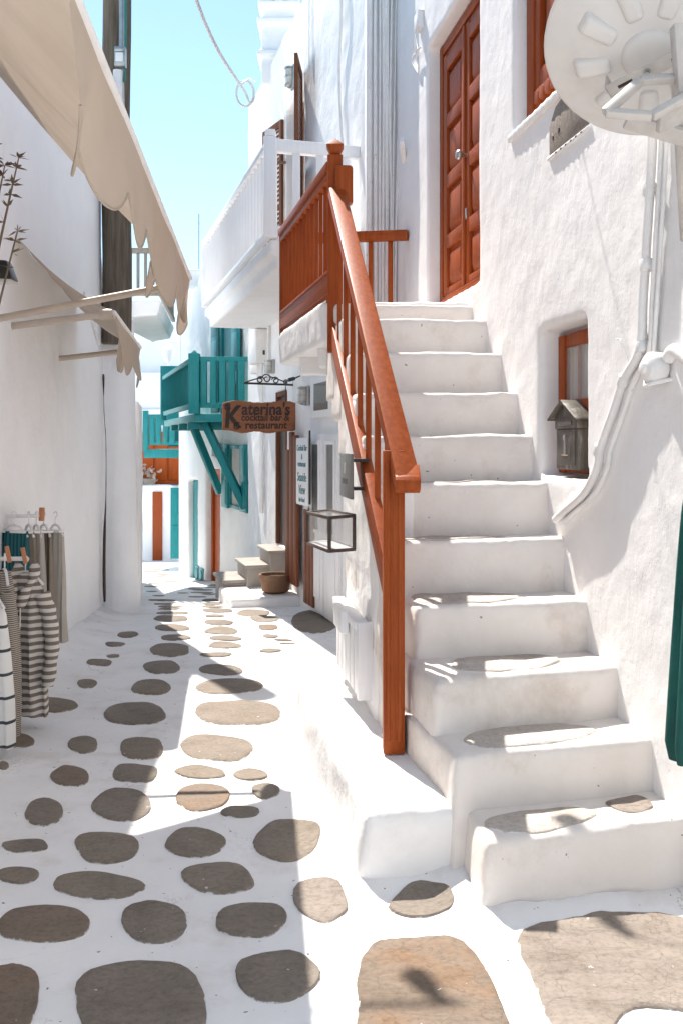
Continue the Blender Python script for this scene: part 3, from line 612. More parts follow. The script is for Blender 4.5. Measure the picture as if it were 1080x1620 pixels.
# red hand rail of the flight
RX = lambda d: .27 - .1535 * (d - 3.5)
rail = empty('stair_railing', (RX(3.75), 3.75, -1.195), 'red brown wooden handrail with posts sloping down the staircase', 'railing')
zr = lambda d: 1.52 - .875 * (5.5 - d); zl = lambda d: .80 - .74 * (5.62 - d)
pd = 3.75; pxx = .205
MB().rng(pxx - .042, pxx + .042, pd - .042, pd + .042, -1.22, zr(pd) - .02).rng(pxx - .033, pxx - .014, pd - .047, pd + .04, -1.17, zr(pd) - .06).rng(pxx + .014, pxx + .033, pd - .047, pd + .04, -1.17, zr(pd) - .06).rng(pxx - .006, pxx + .006, pd - .045, pd + .04, -1.17, zr(pd) - .06).build('post', M['red'], rail, .005)
MB().bar((RX(5.44), 5.44, zr(5.44) - .03), (RX(3.62), 3.62, zr(3.62) - .03), .098, .062).build('handrail', M['red'], rail, .012)
e0 = Vector((RX(3.62), 3.62, zr(3.62) - .03))
MB().tube([e0 + Vector((-.048, .0, -.002)), e0 + Vector((.048, .0, -.002))], .036, 16).bar(e0 + Vector((0, .06, .048)), e0 + Vector((0, -.02, -.012)), .098, .06).build('rail_end', M['red'], rail, .006)
MB().bar((RX(5.5) - .005, 5.5, zl(5.5) - .06), (RX(3.8) - .02, 3.8, zl(3.8) - .06), .05, .13).build('bottom_rail', M['red'], rail, .006)
n = 7
for k in range(n):
    d = 5.30 - k * .222; x = RX(d) - .005
    MB().rng(x - .0135, x + .0135, d - .0135, d + .0135, zl(d) - .04, zr(d) - .05).build('baluster', M['red'], rail, .003)
def newel(parent, x, y, z0, z1, wd, mat):
    MB().rng(x - wd / 2, x + wd / 2, y - wd / 2, y + wd / 2, z0, z1).build('newel_post', mat, parent, .006)
    h = wd * .5; MB().add([(x - h * .55, y - h * .55, z1), (x + h * .55, y - h * .55, z1), (x + h * .55, y + h * .55, z1), (x - h * .55, y + h * .55, z1),
                          (x - h * 1.15, y - h * 1.15, z1 + h * 1.3), (x + h * 1.15, y - h * 1.15, z1 + h * 1.3), (x + h * 1.15, y + h * 1.15, z1 + h * 1.3), (x - h * 1.15, y + h * 1.15, z1 + h * 1.3), (x, y, z1 + h * 2.4)],
                         [(3, 2, 1, 0), (0, 1, 5, 4), (1, 2, 6, 5), (2, 3, 7, 6), (3, 0, 4, 7), (4, 5, 8), (5, 6, 8), (6, 7, 8), (7, 4, 8)]).build('finial', mat, parent, .003, smooth=20)
newel(rail, -.037, 5.5, .52, 1.66, .088, M['red'])
MB().rng(-.037 + .0, .075 - .01, 5.40, 5.47, 1.36, 1.585).build('rail_block', M['red'], rail, .018)
# railing of the landing
lr = empty('landing_railing', (OL(6.5), 6.5, .86), 'red brown balustrade along the landing at the top of the stairs', 'railing')
pn, pf = Vector((OL(5.55), 5.55, 0)), Vector((OL(7.37), 7.37, 0)); dv = (pf - pn)
z_ = Vector((0, 0, 1))
MB().bar(pn + z_ * 1.62, pf + z_ * 1.625, .085, .05).bar(pn + z_ * 1.575, pf + z_ * 1.58, .05, .05).build('top_rail', M['red'], lr, .008)
MB().bar(pn + z_ * .94, pf + z_ * .94, .05, .12).bar(pn + z_ * 1.003, pf + z_ * 1.003, .065, .02).build('bottom_rail', M['red'], lr, .006)
b0 = None
for k in range(13):
    p = pn + dv * ((k + .6) / 13.2)
    if b0 is None: b0 = MB().rng(p.x - .013, p.x + .013, p.y - .013, p.y + .013, 1.0, 1.57).build('baluster', M['red'], lr, .003); p0 = p
    else: inst(b0, 'baluster', p - p0, lr)
newel(lr, pf.x, pf.y + .03, .82, 1.62, .06, M['red'])
back = [Vector((pf.x + .05, 7.3, 0)), Vector((.50, 7.16, 0))]
MB().bar(back[0] + z_ * 1.565, back[1] + z_ * 1.565, .07, .075).build('back_rail', M['red'], lr, .006)
for k, px in enumerate((586, 617, 552, 520)):
    x = (px - 540) * 7.22 / F; MB().rng(x - .019, x + .019, 7.2, 7.238, .83, 1.54).build('back_baluster', M['red'], lr, .003)

# ------------------------------------------------------------------ corner house with white balcony
WF = Wall(.03 + .275 * 8.75, -.275, -1)
hF = empty('corner_house', (-.3, 10.5, -1.8), 'tall whitewashed corner house with a white balcony and brown shutters', 'house')
HB = (10.36, 11.28, 1.76, 3.94); HK = (11.2, 11.8, -1.25, .62)
mb = MB(); holed(mb, WF, 7.72, 13.8, -2.4, 4.88, -.22, 0, [HB, HK]); mb.fr(WF, 7.72, 13.8, -.4, -.21, -2.4, 4.88)
soft(mb, 'wall', M['plaster'], hF, .03, 4, ((.8, .03), (.15, .012)))
mb = MB(); mb.fr(WF, 7.9, 13.75, -4, -.35, -2.4, 4.8); mb.rng(.2, 1.2, 7.62, 8.6, -1.9, 4.75); mb.build('wall', M['plaster'], hF, .03)
# balcony
bal = MB()
BL = lambda y: -.603 - .275 * (y - 8.08)
p1, p2 = Vector((BL(8.08), 8.08, 0)), Vector((BL(12.3), 12.3, 0))
q1, q2 = WF.pt(8.30, -.05, 0), WF.pt(12.5, -.05, 0)
bal.prism([p + z_ * 1.62 for p in (p1, q1, q2, p2)], [p + z_ * 1.74 for p in (p1, q1, q2, p2)])
inn = [p1 + (q1 - p1) * .06 + Vector((0, .04, 0)), q1, q2, p2 + (q2 - p2) * .06]
bal.prism([p + z_ * 1.49 for p in inn], [p + z_ * 1.68 for p in inn])
bal = soft(bal, 'balcony', M['plaster'], hF, .022, 5, ((.6, .012),))
MB().bar(p1 + z_ * 2.54, p2 + z_ * 2.56, .09, .06).build('rail', M['white_wood'], bal, .01); MB().bar(p1 + z_ * 1.79, p2 + z_ * 1.79, .07, .055).build('rail', M['white_wood'], bal, .01)
MB().bar(p1 + z_ * 2.53, q1 + z_ * 2.53, .08, .11).build('rail', M['white_wood'], bal, .012); MB().bar(p1 + z_ * 1.80, q1 + z_ * 1.80, .08, .09).build('rail', M['white_wood'], bal, .012)
MB().rng(p1.x - .055, p1.x + .055, p1.y - .055, p1.y + .055, 1.74, 2.60).rng(p1.x - .045, p1.x + .045, p1.y - .045, p1.y + .045, 2.60, 2.66).build('post', M['white_wood'], bal, .012)
MB().rng(p2.x - .045, p2.x + .045, p2.y - .045, p2.y + .045, 1.74, 2.62).build('post', M['white_wood'], bal, .012)
b0 = None
for k in range(25):
    p = p1 + (p2 - p1) * ((k + 1) / 26)
    if b0 is None: b0 = MB().rng(p.x - .019, p.x + .019, p.y - .019, p.y + .019, 1.80, 2.52).build('baluster', M['white_wood'], bal, .003); p0 = p
    else: inst(b0, 'baluster', p - p0, bal)
for t in (.27, .52, .78):
    p = p1 + (q1 - p1) * t; MB().rng(p.x - .032, p.x + .032, p.y - .025, p.y + .025, 1.83, 2.49).build('broad_baluster', M['white_wood'], bal, .004)
p3 = WF.pt(12.5, 0, 0)
MB().bar(p2 + z_ * 2.55, p3 + z_ * 2.55, .08, .06).build('rail', M['white_wood'], bal, .008)
# balcony door and its louvred shutters
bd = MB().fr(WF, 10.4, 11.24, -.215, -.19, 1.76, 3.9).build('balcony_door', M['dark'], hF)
door_frame(WF, 10.38, 11.26, -.20, -.12, 1.77, 3.92, .09, M['brown'], bd)
MB().fr(WF, 10.47, 10.80, -.185, -.15, 1.80, 3.82).build('leaf', M['brown'], bd, .006); MB().fr(WF, 10.84, 11.17, -.185, -.15, 1.80, 3.82).build('leaf', M['brown'], bd, .006)
def shutter(parent, hinge, direc, width, z0, z1, mat, frame_mat=None, louvre=True, gap=.055):
    u = Vector(direc).normalized(); v = u.cross(Vector((0, 0, 1))).normalized(); fm = Frame(hinge, u, v, (0, 0, 1)); fw = .06
    sh = MB().fr(fm, 0, fw, -.018, .018, z0, z1).fr(fm, width - fw, width, -.018, .018, z0, z1).fr(fm, fw, width - fw, -.018, .018, z0, z0 + .09).fr(fm, fw, width - fw, -.018, .018, z1 - .08, z1).fr(fm, fw, width - fw, -.018, .018, (z0 + z1) / 2 - .03, (z0 + z1) / 2 + .03)
    sh = sh.build('shutter', frame_mat or mat, parent, .004)
    q = MB(); z = z0 + .10
    if louvre:
        while z < z1 - .1:
            if abs(z - (z0 + z1) / 2) > .05:
                q.hexa([fm.pt(fw, -.014, z), fm.pt(width - fw, -.014, z), fm.pt(width - fw, -.010, z), fm.pt(fw, -.010, z), fm.pt(fw, .010, z + .045), fm.pt(width - fw, .010, z + .045), fm.pt(width - fw, .014, z + .045), fm.pt(fw, .014, z + .045)])
            z += gap
        q.build('louvre_set', mat, sh)['kind'] = 'stuff'
    return sh
h = WF.pt(10.34, .03, 0); out = (WF.pt(9.8, .22, 0) - h); shutter(hF, h, out, .56, 1.80, 4.02, M['brown'])
h = WF.pt(11.3, .03, 0); out = (WF.pt(11.84, .16, 0) - h); shutter(hF, h, out, .56, 1.80, 3.85, M['brown'])
q = MB(); c_ = WF.pt(11.25, .0, 3.32); q.bar(c_, c_ + WF.n * .24, .03, .03).bar(c_ + WF.n * .12 + z_ * .05, c_ + WF.n * .12 - z_ * .05, .03, .03).bar(c_ + WF.n * .24 + z_ * .10, c_ + WF.n * .24 - z_ * .12, .04, .04); q.build('shutter_stay', M['wicker'], hF)
# chimney
cx, cy = -.80, 12.4
ch = empty('chimney', (cx, cy, 4.8), 'white tiered chimney with small dark openings on the roof of the corner house', 'chimney')
q = MB(); zz = 4.6
for k, (wd, ht) in enumerate(((.46, .36), (.56, .07), (.46, .34), (.56, .07), (.42, .16), (.54, .07))):
    q.box((cx, cy, zz + ht / 2), (wd, wd, ht + .004)); zz += ht
soft(q, 'stack', M['plaster'], ch, .02, 4, ((.3, .012),))
top = zz
for k, (dx, dy) in enumerate(((-.2, -.2), (.2, -.2), (-.2, .2), (.2, .2), (0, -.21))): MB().box((cx + dx, cy + dy, top + .14), (.09, .09, .3)).build('pier', M['plaster'], ch, .01)
MB().box((cx, cy, top + .31), (.56, .56, .06)).build('cap', M['plaster'], ch, .01); MB().box((cx, cy, top + .14), (.2, .2, .26)).build('flue', M['dark'], ch)
# lamps of the corner house
def bulkhead(pos, n, hgt, wd, label, cagecol='steel', group=None):
    n = Vector(n).normalized(); r = n.cross(Vector((0, 0, 1))); L_ = empty('wall_lamp', pos - z_ * hgt / 2, label, 'lamp', group); fm = Frame(pos, r, n, (0, 0, 1))
    MB().fr(fm, -wd * .55, wd * .55, -.02, .012, -hgt * .52, hgt * .52).build('back_plate', M[cagecol], L_, .006)
    MB().lathe(pos + n * (wd * .3) - z_ * hgt * .36, [(wd * .25, 0), (wd * .40, .01), (wd * .42, hgt * .34), (wd * .40, hgt * .70), (wd * .25, hgt * .72)], 16).build('glass', M['lampglass'], L_, smooth=60)
    q = MB()
    for zz in (-.40, -.02, .36): q.lathe(pos + n * (wd * .3) + z_ * hgt * zz, [(wd * .46, 0), (wd * .46, .018)], 16)
    q.lathe(pos + n * (wd * .3) + z_ * hgt * .38, [(wd * .46, 0), (wd * .4, hgt * .08), (wd * .1, hgt * .12)], 16).lathe(pos + n * (wd * .3) - z_ * hgt * .5, [(wd * .12, 0), (wd * .42, hgt * .1)], 16)
    q.build('cage', M[cagecol], L_, smooth=50); return L_
y = WF.Y(467); bulkhead(WF.pt(y, .03, (700 - 123) * y / F), WF.n, .25, .12, 'round caged wall lamp above the balcony door of the corner house')
y = WF.Y(489); bulkhead(WF.pt(y, .03, (700 - 626) * y / F), WF.n, .20, .13, 'oval caged wall lamp left of the white glazed door')
y = WF.Y(434); bulkhead(WF.pt(y, .03, (700 - 580) * y / F), WF.n, .17, .13, 'grey box lamp on the wall under the white balcony')
# white glazed door on the ground floor
wd_ = empty('glazed_door', WF.pt(9.3, 0, -1.72), 'white glazed double door with panels and a small transom window', 'door')
DY0, DY1 = 8.72, 9.86; zb_ = -1.70; zt_ = .18
MB().fr(WF, DY0 - .08, DY1 + .08, -.02, .03, zb_ - .02, .75).build('backing', M['white_wood'], wd_, .005)
for a, b in ((DY0 + .02, 9.27), (9.31, DY1 - .02)):
    lf = MB().fr(WF, a, b, .03, .062, zb_, zt_ - .1).build('leaf', M['white_wood'], wd_, .004)
    MB().fr(WF, a + .13, b - .13, .055, .066, -.87, -.02).build('pane', M['glass'], lf)
    MB().fr(WF, a + .13, b - .13, .05, .064, -.87, -.02).build('pane_backing', M['grey'], lf)
    MB().fr(WF, a + .10, b - .10, .06, .075, -1.56, -.98).build('panel', M['white_wood'], lf, .012)
    q = MB(); door_ = None
    q.fr(WF, a + .09, a + .13, .06, .08, -.91, .02).fr(WF, b - .13, b - .09, .06, .08, -.91, .02).fr(WF, a + .13, b - .13, .06, .078, -.91, -.87).fr(WF, a + .13, b - .13, .06, .078, -.02, .02).build('pane_frame', M['white_wood'], lf, .003)
tr = MB().fr(WF, 8.95, 9.75, .03, .07, .25, .66).build('transom', M['white_wood'], wd_, .006)
MB().fr(WF, 9.08, 9.62, .068, .074, .32, .59).build('pane', M['glass'], tr); MB().fr(WF, 9.08, 9.62, .06, .0715, .32, .59).build('pane_backing', M['grey'], tr)
q = MB()
for z in (-1.45, -.7, -.2): q.fr(WF, DY1 - .03, DY1 + .02, .06, .085, z, z + .09)
q.build('hinge', M['steel'], wd_, .004)
# flower and plank boards
def plank_board(y0, y1, z0, z1, lab, tip=False):
    e = empty('wooden_board', WF.pt((y0 + y1) / 2, .05, z0), lab, 'board', 'brown boards by the bar door'); n = 3
    for k in range(n):
        a, b = y0 + (y1 - y0) * k / n, y0 + (y1 - y0) * (k + 1) / n - .006
        tp = z1 + ((.06, .10, -.10)[k] if tip else 0); MB().fr(WF, a, b, .05 + .004 * k, .085 + .004 * k, z0, tp).build('plank', M['plank'], e, .012)
    return e
plank_board(10.35, 10.88, -1.58, .02, 'tall brown plank board with a stepped pointed top beside the bar doorway', True)
plank_board(9.62, 10.0, -1.68, -.70, 'shorter brown plank board left of the white glazed door')
# bar doorway with marble steps
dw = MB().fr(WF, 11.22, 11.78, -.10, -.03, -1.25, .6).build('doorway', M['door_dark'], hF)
door_frame(WF, 11.2, 11.8, -.09, .01, -1.25, .62, .06, M['brown'], dw)
ms = empty('marble_steps', WF.pt(11.6, .4, -1.9), 'short flight of marble steps up to the bar doorway', 'steps')
for k, (out_, z, a, b) in enumerate(((.72, -1.62, 11.35, 12.05), (.46, -1.44, 11.25, 11.95), (.20, -1.27, 11.2, 11.85))):
    MB().fr(WF, a, b, -.02, out_, -2.1, z - .04).build('riser_block', M['marble'], ms, .008)
    MB().fr(WF, a - .02, b + .02, -.03, out_ + .03, z - .039, z).build('tread', M['marble'], ms, .008)
sb = soft(MB().fr(WF, 10.5, 11.4, -.02, .78, -2.1, -1.70), 'plinth', M['plaster'], ms, .02, 8, ((.4, .02),))
pt = W(436, 938, 10.75); pl = empty('planter', pt, 'terracotta oval bowl planter standing beside the marble steps', 'planter')
MB().lathe(pt, [(.10, 0), (.155, .03), (.175, .17), (.19, .175), (.19, .215), (.165, .215), (.155, .18), (.02, .17)], 24).build('bowl', M['terracotta'], pl, smooth=50)
MB().lathe(pt + z_ * .175, [(.15, 0), (.10, .012), (.01, .015)], 20).build('soil', M['soil'], pl)
# hanging board sign on an iron bracket
br = empty('sign_bracket', WF.pt(10.85, 0, .66), 'black wrought iron bracket with scrolls above the hanging bar sign', 'bracket')
u = WF.n; a0 = W(465, 609, 10.85); ax = W(386, 606, 10.62); dirb = (ax - a0)
q = MB().tube([a0, ax], .012, 8).tube([W(465, 598, 10.85), W(465, 690, 10.85)], .012, 8)
def scroll(cx_, cy_, r, turns, s_): return [W(cx_ + s_ * r * (1 - k / 30 * .7) * math.cos(k / 30 * turns * 6.28 + 3.3), cy_ + r * (1 - k / 30 * .7) * math.sin(k / 30 * turns * 6.28 + 3.3), 10.7) for k in range(31)]
for cx_, cy_, r, s_ in ((422, 599, 7.5, 1), (412, 601, 6, -1), (436, 602, 6, 1), (452, 604.5, 4, -1)): q.tube(scroll(cx_, cy_, r, 1.3, s_), .007, 6)
q.tube(spl([ax, W(400, 601, 10.65), W(415, 597, 10.7)]), .007, 6).tube(spl([W(455, 606, 10.8), W(440, 600, 10.75), W(428, 596, 10.7)]), .007, 6)
q.build('iron_work', M['iron'], br, smooth=60)
sg = empty('hanging_sign', W(410, 685, 10.62), 'brown carved wooden sign Katerinas cocktail bar and restaurant hanging from an iron bracket', 'sign')
sA, sB = W(352, 660, 10.55), W(467, 660, 10.72); rr = (sB - sA).normalized(); nn = rr.cross(z_) ; sw = (sB - sA).length
prof = []
for k in range(41): t = k / 40; prof.append((t * sw, .175 - .02 * abs(2 * t - 1) ** 6 + .012 * math.sin(t * 9) + rnd.uniform(-.004, .004)))
low = []
for k in range(41): t = 1 - k / 40; low.append((t * sw, -.17 + .03 * abs(2 * t - 1) ** 5 + .010 * math.sin(t * 17) + rnd.uniform(-.004, .004)))
ol = [sA + rr * a + z_ * b for a, b in prof + low]
MB().prism([p - nn * .025 for p in ol], [p + nn * .02 for p in ol]).build('board', M['sign'], sg, .006)
face = sA + nn * .021
T = lambda s, px, py, size, bold=.004, sx=1, sh=.08: text('lettering', s, face + rr * ((px - 352) / 115 * sw) + z_ * ((660 - py) * 10.62 / F), rr, z_, size, M['ink'], sg, bold, .003, shear=sh, sx=sx)
T('K', 367, 661, .34, .010, .82); T("aterina's", 420, 648, .185, .005, .88); T('cocktail bar &', 419, 661, .110, .0025, .88); T('restaurant', 420, 673, .118, .003, .95)
for cx_, cy_, r_, tn in ((361, 645, 6, 1.25), (375, 675, 6, 1.2)):
    MB().tube([face + nn * .002 + rr * ((cx_ + r_ * (1 - k / 34) * math.cos(k / 24 * tn * 6.28 + 1) - 352) / 115 * sw) + z_ * ((660 - cy_ + r_ * (1 - k / 34) * math.sin(k / 24 * tn * 6.28 + 1)) * 10.62 / F) for k in range(25)], [.009 - .006 * k / 24 for k in range(25)], 6).build('swash', M['ink'], sg, smooth=60)
q = MB()
for px in (373, 452):
    q.tube([W(px, 606.5, 10.64), W(px, 637, 10.64)], .004, 6)
q.build('chain', M['iron'], sg)
# small second sign by the door
s2 = empty('small_sign', W(497, 592, 9.5), 'small brown wooden name sign above the white glazed door', 'sign')
sA2, sB2 = W(481, 570, 9.9), W(514, 574, 9.2); r2 = (sB2 - sA2).normalized(); n2 = r2.cross(z_).normalized(); u2 = (z_ * .9 - n2 * .2).normalized()
MB().hexa([sA2 + u2 * -.13 - n2 * .05 + r2 * .08, sB2 + u2 * -.10 - n2 * .05, sB2 + u2 * -.10 - n2 * .02, sA2 + u2 * -.13 - n2 * .02 + r2 * .08, sA2 + u2 * .02 - n2 * .05, sB2 + u2 * .08 - n2 * .05, sB2 + u2 * .08 - n2 * .02, sA2 + u2 * .02 - n2 * .02]).build('board', M['sign'], s2, .005)
text('lettering', 'Kateri', (sA2 + sB2) / 2 - u2 * .035 - n2 * .016, r2, u2, .17, M['ink'], s2, .005, .003, shear=.1)
# white menu board
mbd = empty('menu_board', W(479, 800, 9.6), 'white board lettered with bar and sea view in front of the brown planks', 'sign')
mA, mB2 = W(468.5, 745, 9.95), W(487, 747, 9.5); r3 = (mB2 - mA).normalized(); n3 = r3.cross(z_).normalized(); mw = (mB2 - mA).length
ol = []
hh = .345
for cx_, cz_, a0_ in ((mw - .03, hh - .03, 0), (.03, hh - .03, 90), (.03, -hh + .03, 180), (mw - .03, -hh + .03, 270)):
    for k in range(5): a = R(a0_ + k * 22.5); ol.append(mA + r3 * (cx_ + .03 * math.cos(a)) + z_ * (cz_ + .03 * math.sin(a)))
MB().prism([p - n3 * .03 for p in ol], [p for p in ol]).build('board', M['white_wood'], mbd, .004)
for s, zz, sz in (('Cocktail Bar', .24, .085), ('&', .15, .08), ('restaurant', .075, .08), ('Seaside', -.06, .13), ('View', -.19, .14), ('bar food', -.29, .07)):
    text('lettering', s, mA + r3 * (mw / 2) + z_ * zz + n3 * .001, r3, z_, sz, M['tealink'], mbd, .001, .002, shear=.2, sx=.95)
MB().rng(mB2.x + .01, mB2.x + .03, mB2.y - .03, mB2.y, -.62, .12).build('bracket', M['iron'], mbd)
# glass display case
dc = empty('display_case', W(535, 872, 4.5), 'empty glass menu case with dark wooden frame on the stair wall', 'display case')
A_ = [W(521, 872, 4.4), W(560, 869, 4.36), W(530, 858, 4.95), W(487, 859, 4.85)]; hgt = .155
A_[2] = A_[1] + (A_[3] - A_[0]); Tp = [p + z_ * hgt for p in A_]
q = MB()
for P_ in (A_, Tp):
    for i in range(4): q.bar(P_[i], P_[(i + 1) % 4], .016, .016)
for i in range(4): q.bar(A_[i], Tp[i], .017, .017)
q.build('frame', M['frame_dark'], dc, .002)
for i in range(4): MB().hexa([A_[i], A_[(i + 1) % 4], A_[(i + 1) % 4] + Vector((.002, .002, 0)), A_[i] + Vector((.002, .002, 0)), Tp[i], Tp[(i + 1) % 4], Tp[(i + 1) % 4] + Vector((.002, .002, 0)), Tp[i] + Vector((.002, .002, 0))]).build('pane', M['clear'], dc)
MB().prism([p + z_ * .004 for p in A_], [p + z_ * .008 for p in A_]).build('shelf', M['white_wood'], dc); MB().prism(Tp, [p + z_ * .003 for p in Tp]).build('pane', M['clear'], dc)
# grey metal box plate
WS2 = WS
gp = empty('metal_plate', WS2.pt(4.4, .1, -.25), 'dark grey metal notice plate standing off the stair wall', 'notice box')
MB().fr(WS2, 4.24, 4.56, .085, .10, -.255, -.05).build('plate', M['grey'], gp, .004)
for z in (-.22, -.09): MB().fr(WS2, 4.36, 4.44, -.01, .085, z, z + .015).build('stand_off', M['iron'], gp)
q = MB()
for k in range(4): q.lathe(WS2.pt(4.40 + .006 * (k % 2), .10, -.10 - k * .012), [(.009, 0), (.005, .004)], 10, WS2.n)
q.build('emblem', M['lampglass'], gp); MB().fr(WS2, 4.33, 4.47, .10, .102, -.19, -.165).build('label_strip', M['iron'], gp)
# meter box, camera, cables
mp = W(417, 552, 12.3); mt = empty('meter_box', W(417, 580, 12.4), 'grey white electric meter box with conduits under the white balcony', 'meter box')
y = WF.Y(417); zc = (700 - 550) * y / F; MB().fr(WF, y - .26, y + .2, 0, .15, zc - .22, zc + .22).build('box', M['whitepipe'], mt, .01)
MB().fr(WF, y - .262, y - .258, .03, .06, zc - .12, zc - .06).build('lock', M['iron'], mt)
q = MB()
for k in range(4): q.tube(spl([WF.pt(y - .15 + k * .09, .06, zc - .2), WF.pt(y - .15 + k * .09, .05, zc - .45), WF.pt(y - .1 + k * .05, .03, zc - .9), WF.pt(y - .1 + k * .05, .03, zc - 2.2)]), .014, 6)
q.tube(spl([WF.pt(y - .3, .03, zc - .5), WF.pt(y - .5, .03, zc - .3), WF.pt(y - .5, .03, zc + .2), WF.pt(y - .8, .03, zc + .5)]), .02, 6); q.build('conduit', M['whitepipe'], mt, smooth=60)
MB().fr(WF, y + .3, y + .5, 0, .09, zc - .32, zc - .2).build('junction_box', M['whitepipe'], mt, .006)
cpos = WF.pt(WF.Y(480), .1, (700 - 599) * WF.Y(480) / F); cm = empty('security_camera', cpos, 'tiny black security camera under the landing', 'camera')
MB().tube([cpos, cpos + Vector((-.06, -.05, -.02))], .022, 10).build('housing', M['black'], cm, .005); MB().tube([cpos, cpos + Vector((.06, .03, .03))], .008, 6).build('arm', M['black'], cm)

jb = empty('junction_box', WR.pt(6.72, .03, 2.95), 'small white junction box with loose wires above left of the upper red door', 'junction box')
MB().fr(WR, 6.68, 6.80, .0, .045, 2.93, 3.05).build('box', M['whitepipe'], jb, .006)
for k in range(4):
    MB().tube(spl([WR.pt(6.74 + .02 * k, .03, 2.94), WR.pt(6.76 - .03 * k, .05, 2.86 - .03 * k), WR.pt(6.80 - .04 * k, .03, 2.78), WR.pt(6.84 + .03 * k, .03, 2.80), WR.pt(6.78, .02, 2.70 - .02 * k)]), .005, 6).build('wire', M['whitepipe'], jb, smooth=60)
MB().tube([WR.pt(7.3, .0, 2.16), WR.pt(7.12, .06, 2.27)], .022, 8).build('spout', M['whitepipe'], None, smooth=60)
tag(bpy.context.scene.objects['spout'], 'short white stub pipe sticking out of the wall above the back rail of the landing', 'pipe')
# back wall pipes and cables
pp = empty('wall_cables', (.33, 7.55, .85), 'bundle of white cables and a drainpipe in the corner behind the landing', 'cables')
MB().tube([Vector(((583.5 - 540) * 7.55 / F, 7.58, .8)), Vector(((585 - 540) * 7.55 / F, 7.58, 4.3))], .026, 10).build('drainpipe', M['whitepipe'], pp, smooth=60)
for k, (px, r) in enumerate(((594, .014), (601, .010), (606, .012), (611, .016), (616, .007), (620, .008), (624, .006), (628, .009), (632, .006))):
    pts = [Vector(((px + 2.5 * math.sin(z * 1.7 + k * 1.3) * (1 if k > 3 else .25) - 540) * 7.5 / F, 7.55 + .012 * math.sin(z * 2 + k), z)) for z in [.8 + .25 * i for i in range(15)]]
    MB().tube(pts, r, 6).build('cable', M['whitepipe'], pp, smooth=60)
y = WF.Y(543)
cab = MB().tube(spl([WF.pt(WF.Y(px), .03, (700 - py) * WF.Y(px) / F) for px, py in ((545, -40), (544, 40), (541, 110), (543, 180), (547, 240), (549, 300), (549, 420))]), .014, 8)
cab = cab.build('cable', M['whitepipe'], smooth=60); tag(cab, 'single white cable winding down the facade left of the landing post', 'cable')
cab = MB().tube([WF.pt(WF.Y(492), .02, (700 + 30) * WF.Y(492) / F), WF.pt(WF.Y(492), .02, (700 - 105) * WF.Y(492) / F)], .008, 6).build('cable', M['whitepipe'], smooth=60); tag(cab, 'thin straight white cable down to the brown shutter top', 'cable')
# white cable from the sky with a loop
P_ = [W(300, -40, 9.5), W(313, 5, 9.8), W(330, 48, 10.4), W(350, 88, 11), W(372, 122, 12), W(388, 146, 13), W(394, 160, 13.5), W(404, 167, 13.75)]
lp = [W(388 + 14 * math.cos(a) - 0, 148 + 20 * math.sin(a), 13.4) for a in [k / 24 * 6.28 for k in range(25)]]
q = MB().tube(spl(P_), .020, 8).tube(lp, .017, 8).tube(spl([W(394, 160, 13.5), W(405, 165, 13.78), W(412, 190, 13.3), W(418, 235, 12.9)]), .008, 6).tube(spl([W(380, 134, 12.6), W(395, 125, 13.5), W(404, 128, 13.75)]), .016, 6)
cb = q.build('overhead_cable', M['cable'], smooth=60); tag(cb, 'white overhead cable with a coiled loop tied to the corner of the house', 'cable')

# ------------------------------------------------------------------ house with the teal balcony
WT = Wall(4.198, -.39, -1)
hT = empty('teal_shutter_house', (-2.2, 16, -2.4), 'whitewashed house with a big teal balcony teal doors and shutters', 'house')
HT1 = (16.05, 17.0, -2.5, -.45); HT2 = (17.6, 18.35, -2.75, -.7)
mb = MB(); holed(mb, WT, 13.95, 19.1, -3.4, 3.05, -.22, 0, [HT1, HT2]); mb.fr(WT, 13.95, 19.1, -.5, -.21, -3.4, 3.05)
soft(mb, 'wall', M['plaster'], hT, .04, 4, ((.8, .04), (.15, .012)))
MB().fr(WT, 14.1, 19.0, -4, -.45, -3.4, 3.0).build('wall', M['plaster'], hT, .05)
q = MB().prism([Vector((-3.25, 19.0, -3.5)), Vector((-1.5, 19.0, -3.5)), Vector((-2.2, 24.5, -3.5)), Vector((-4.15, 24.5, -3.5))], [Vector((-3.25, 19.0, 2.4)), Vector((-1.5, 19.0, 2.4)), Vector((-2.2, 24.5, 2.4)), Vector((-4.15, 24.5, 2.4))]); q.build('wall', M['plaster'], hT, .05)
soft(MB().fr(WT, 17.2, 19.0, -.05, .22, -3.4, -.35), 'buttress', M['plaster'], hT, .03, 8, ((.5, .02),)) if False else None
d1 = MB().fr(WT, 17.62, 18.33, -.14, -.10, -2.75, -.72).build('teal_door', M['teal'], hT, .005)
for k in range(4): MB().fr(WT, 17.65 + k * .17, 17.81 + k * .17, -.10, -.085, -2.72, -.75).build('plank', M['teal'], d1, .004)
d2 = MB().fr(WT, 16.08, 16.97, -.17, -.14, -2.5, -.47).build('brown_door', M['red_dark'], hT); door_frame(WT, 16.06, 16.99, -.16, -.1, -2.5, -.46, .1, M['red_dark'], d2)
for y in (17.1, 17.42):
    hbx = MB().fr(WT, y, y + .22, -.02, .03, -2.62, -2.28).build('meter_hatch', M['teal_pale'], hT, .004); MB().fr(WT, y + .03, y + .19, .03, .042, -2.58, -2.32).build('panel', M['teal'], hbx, .003)
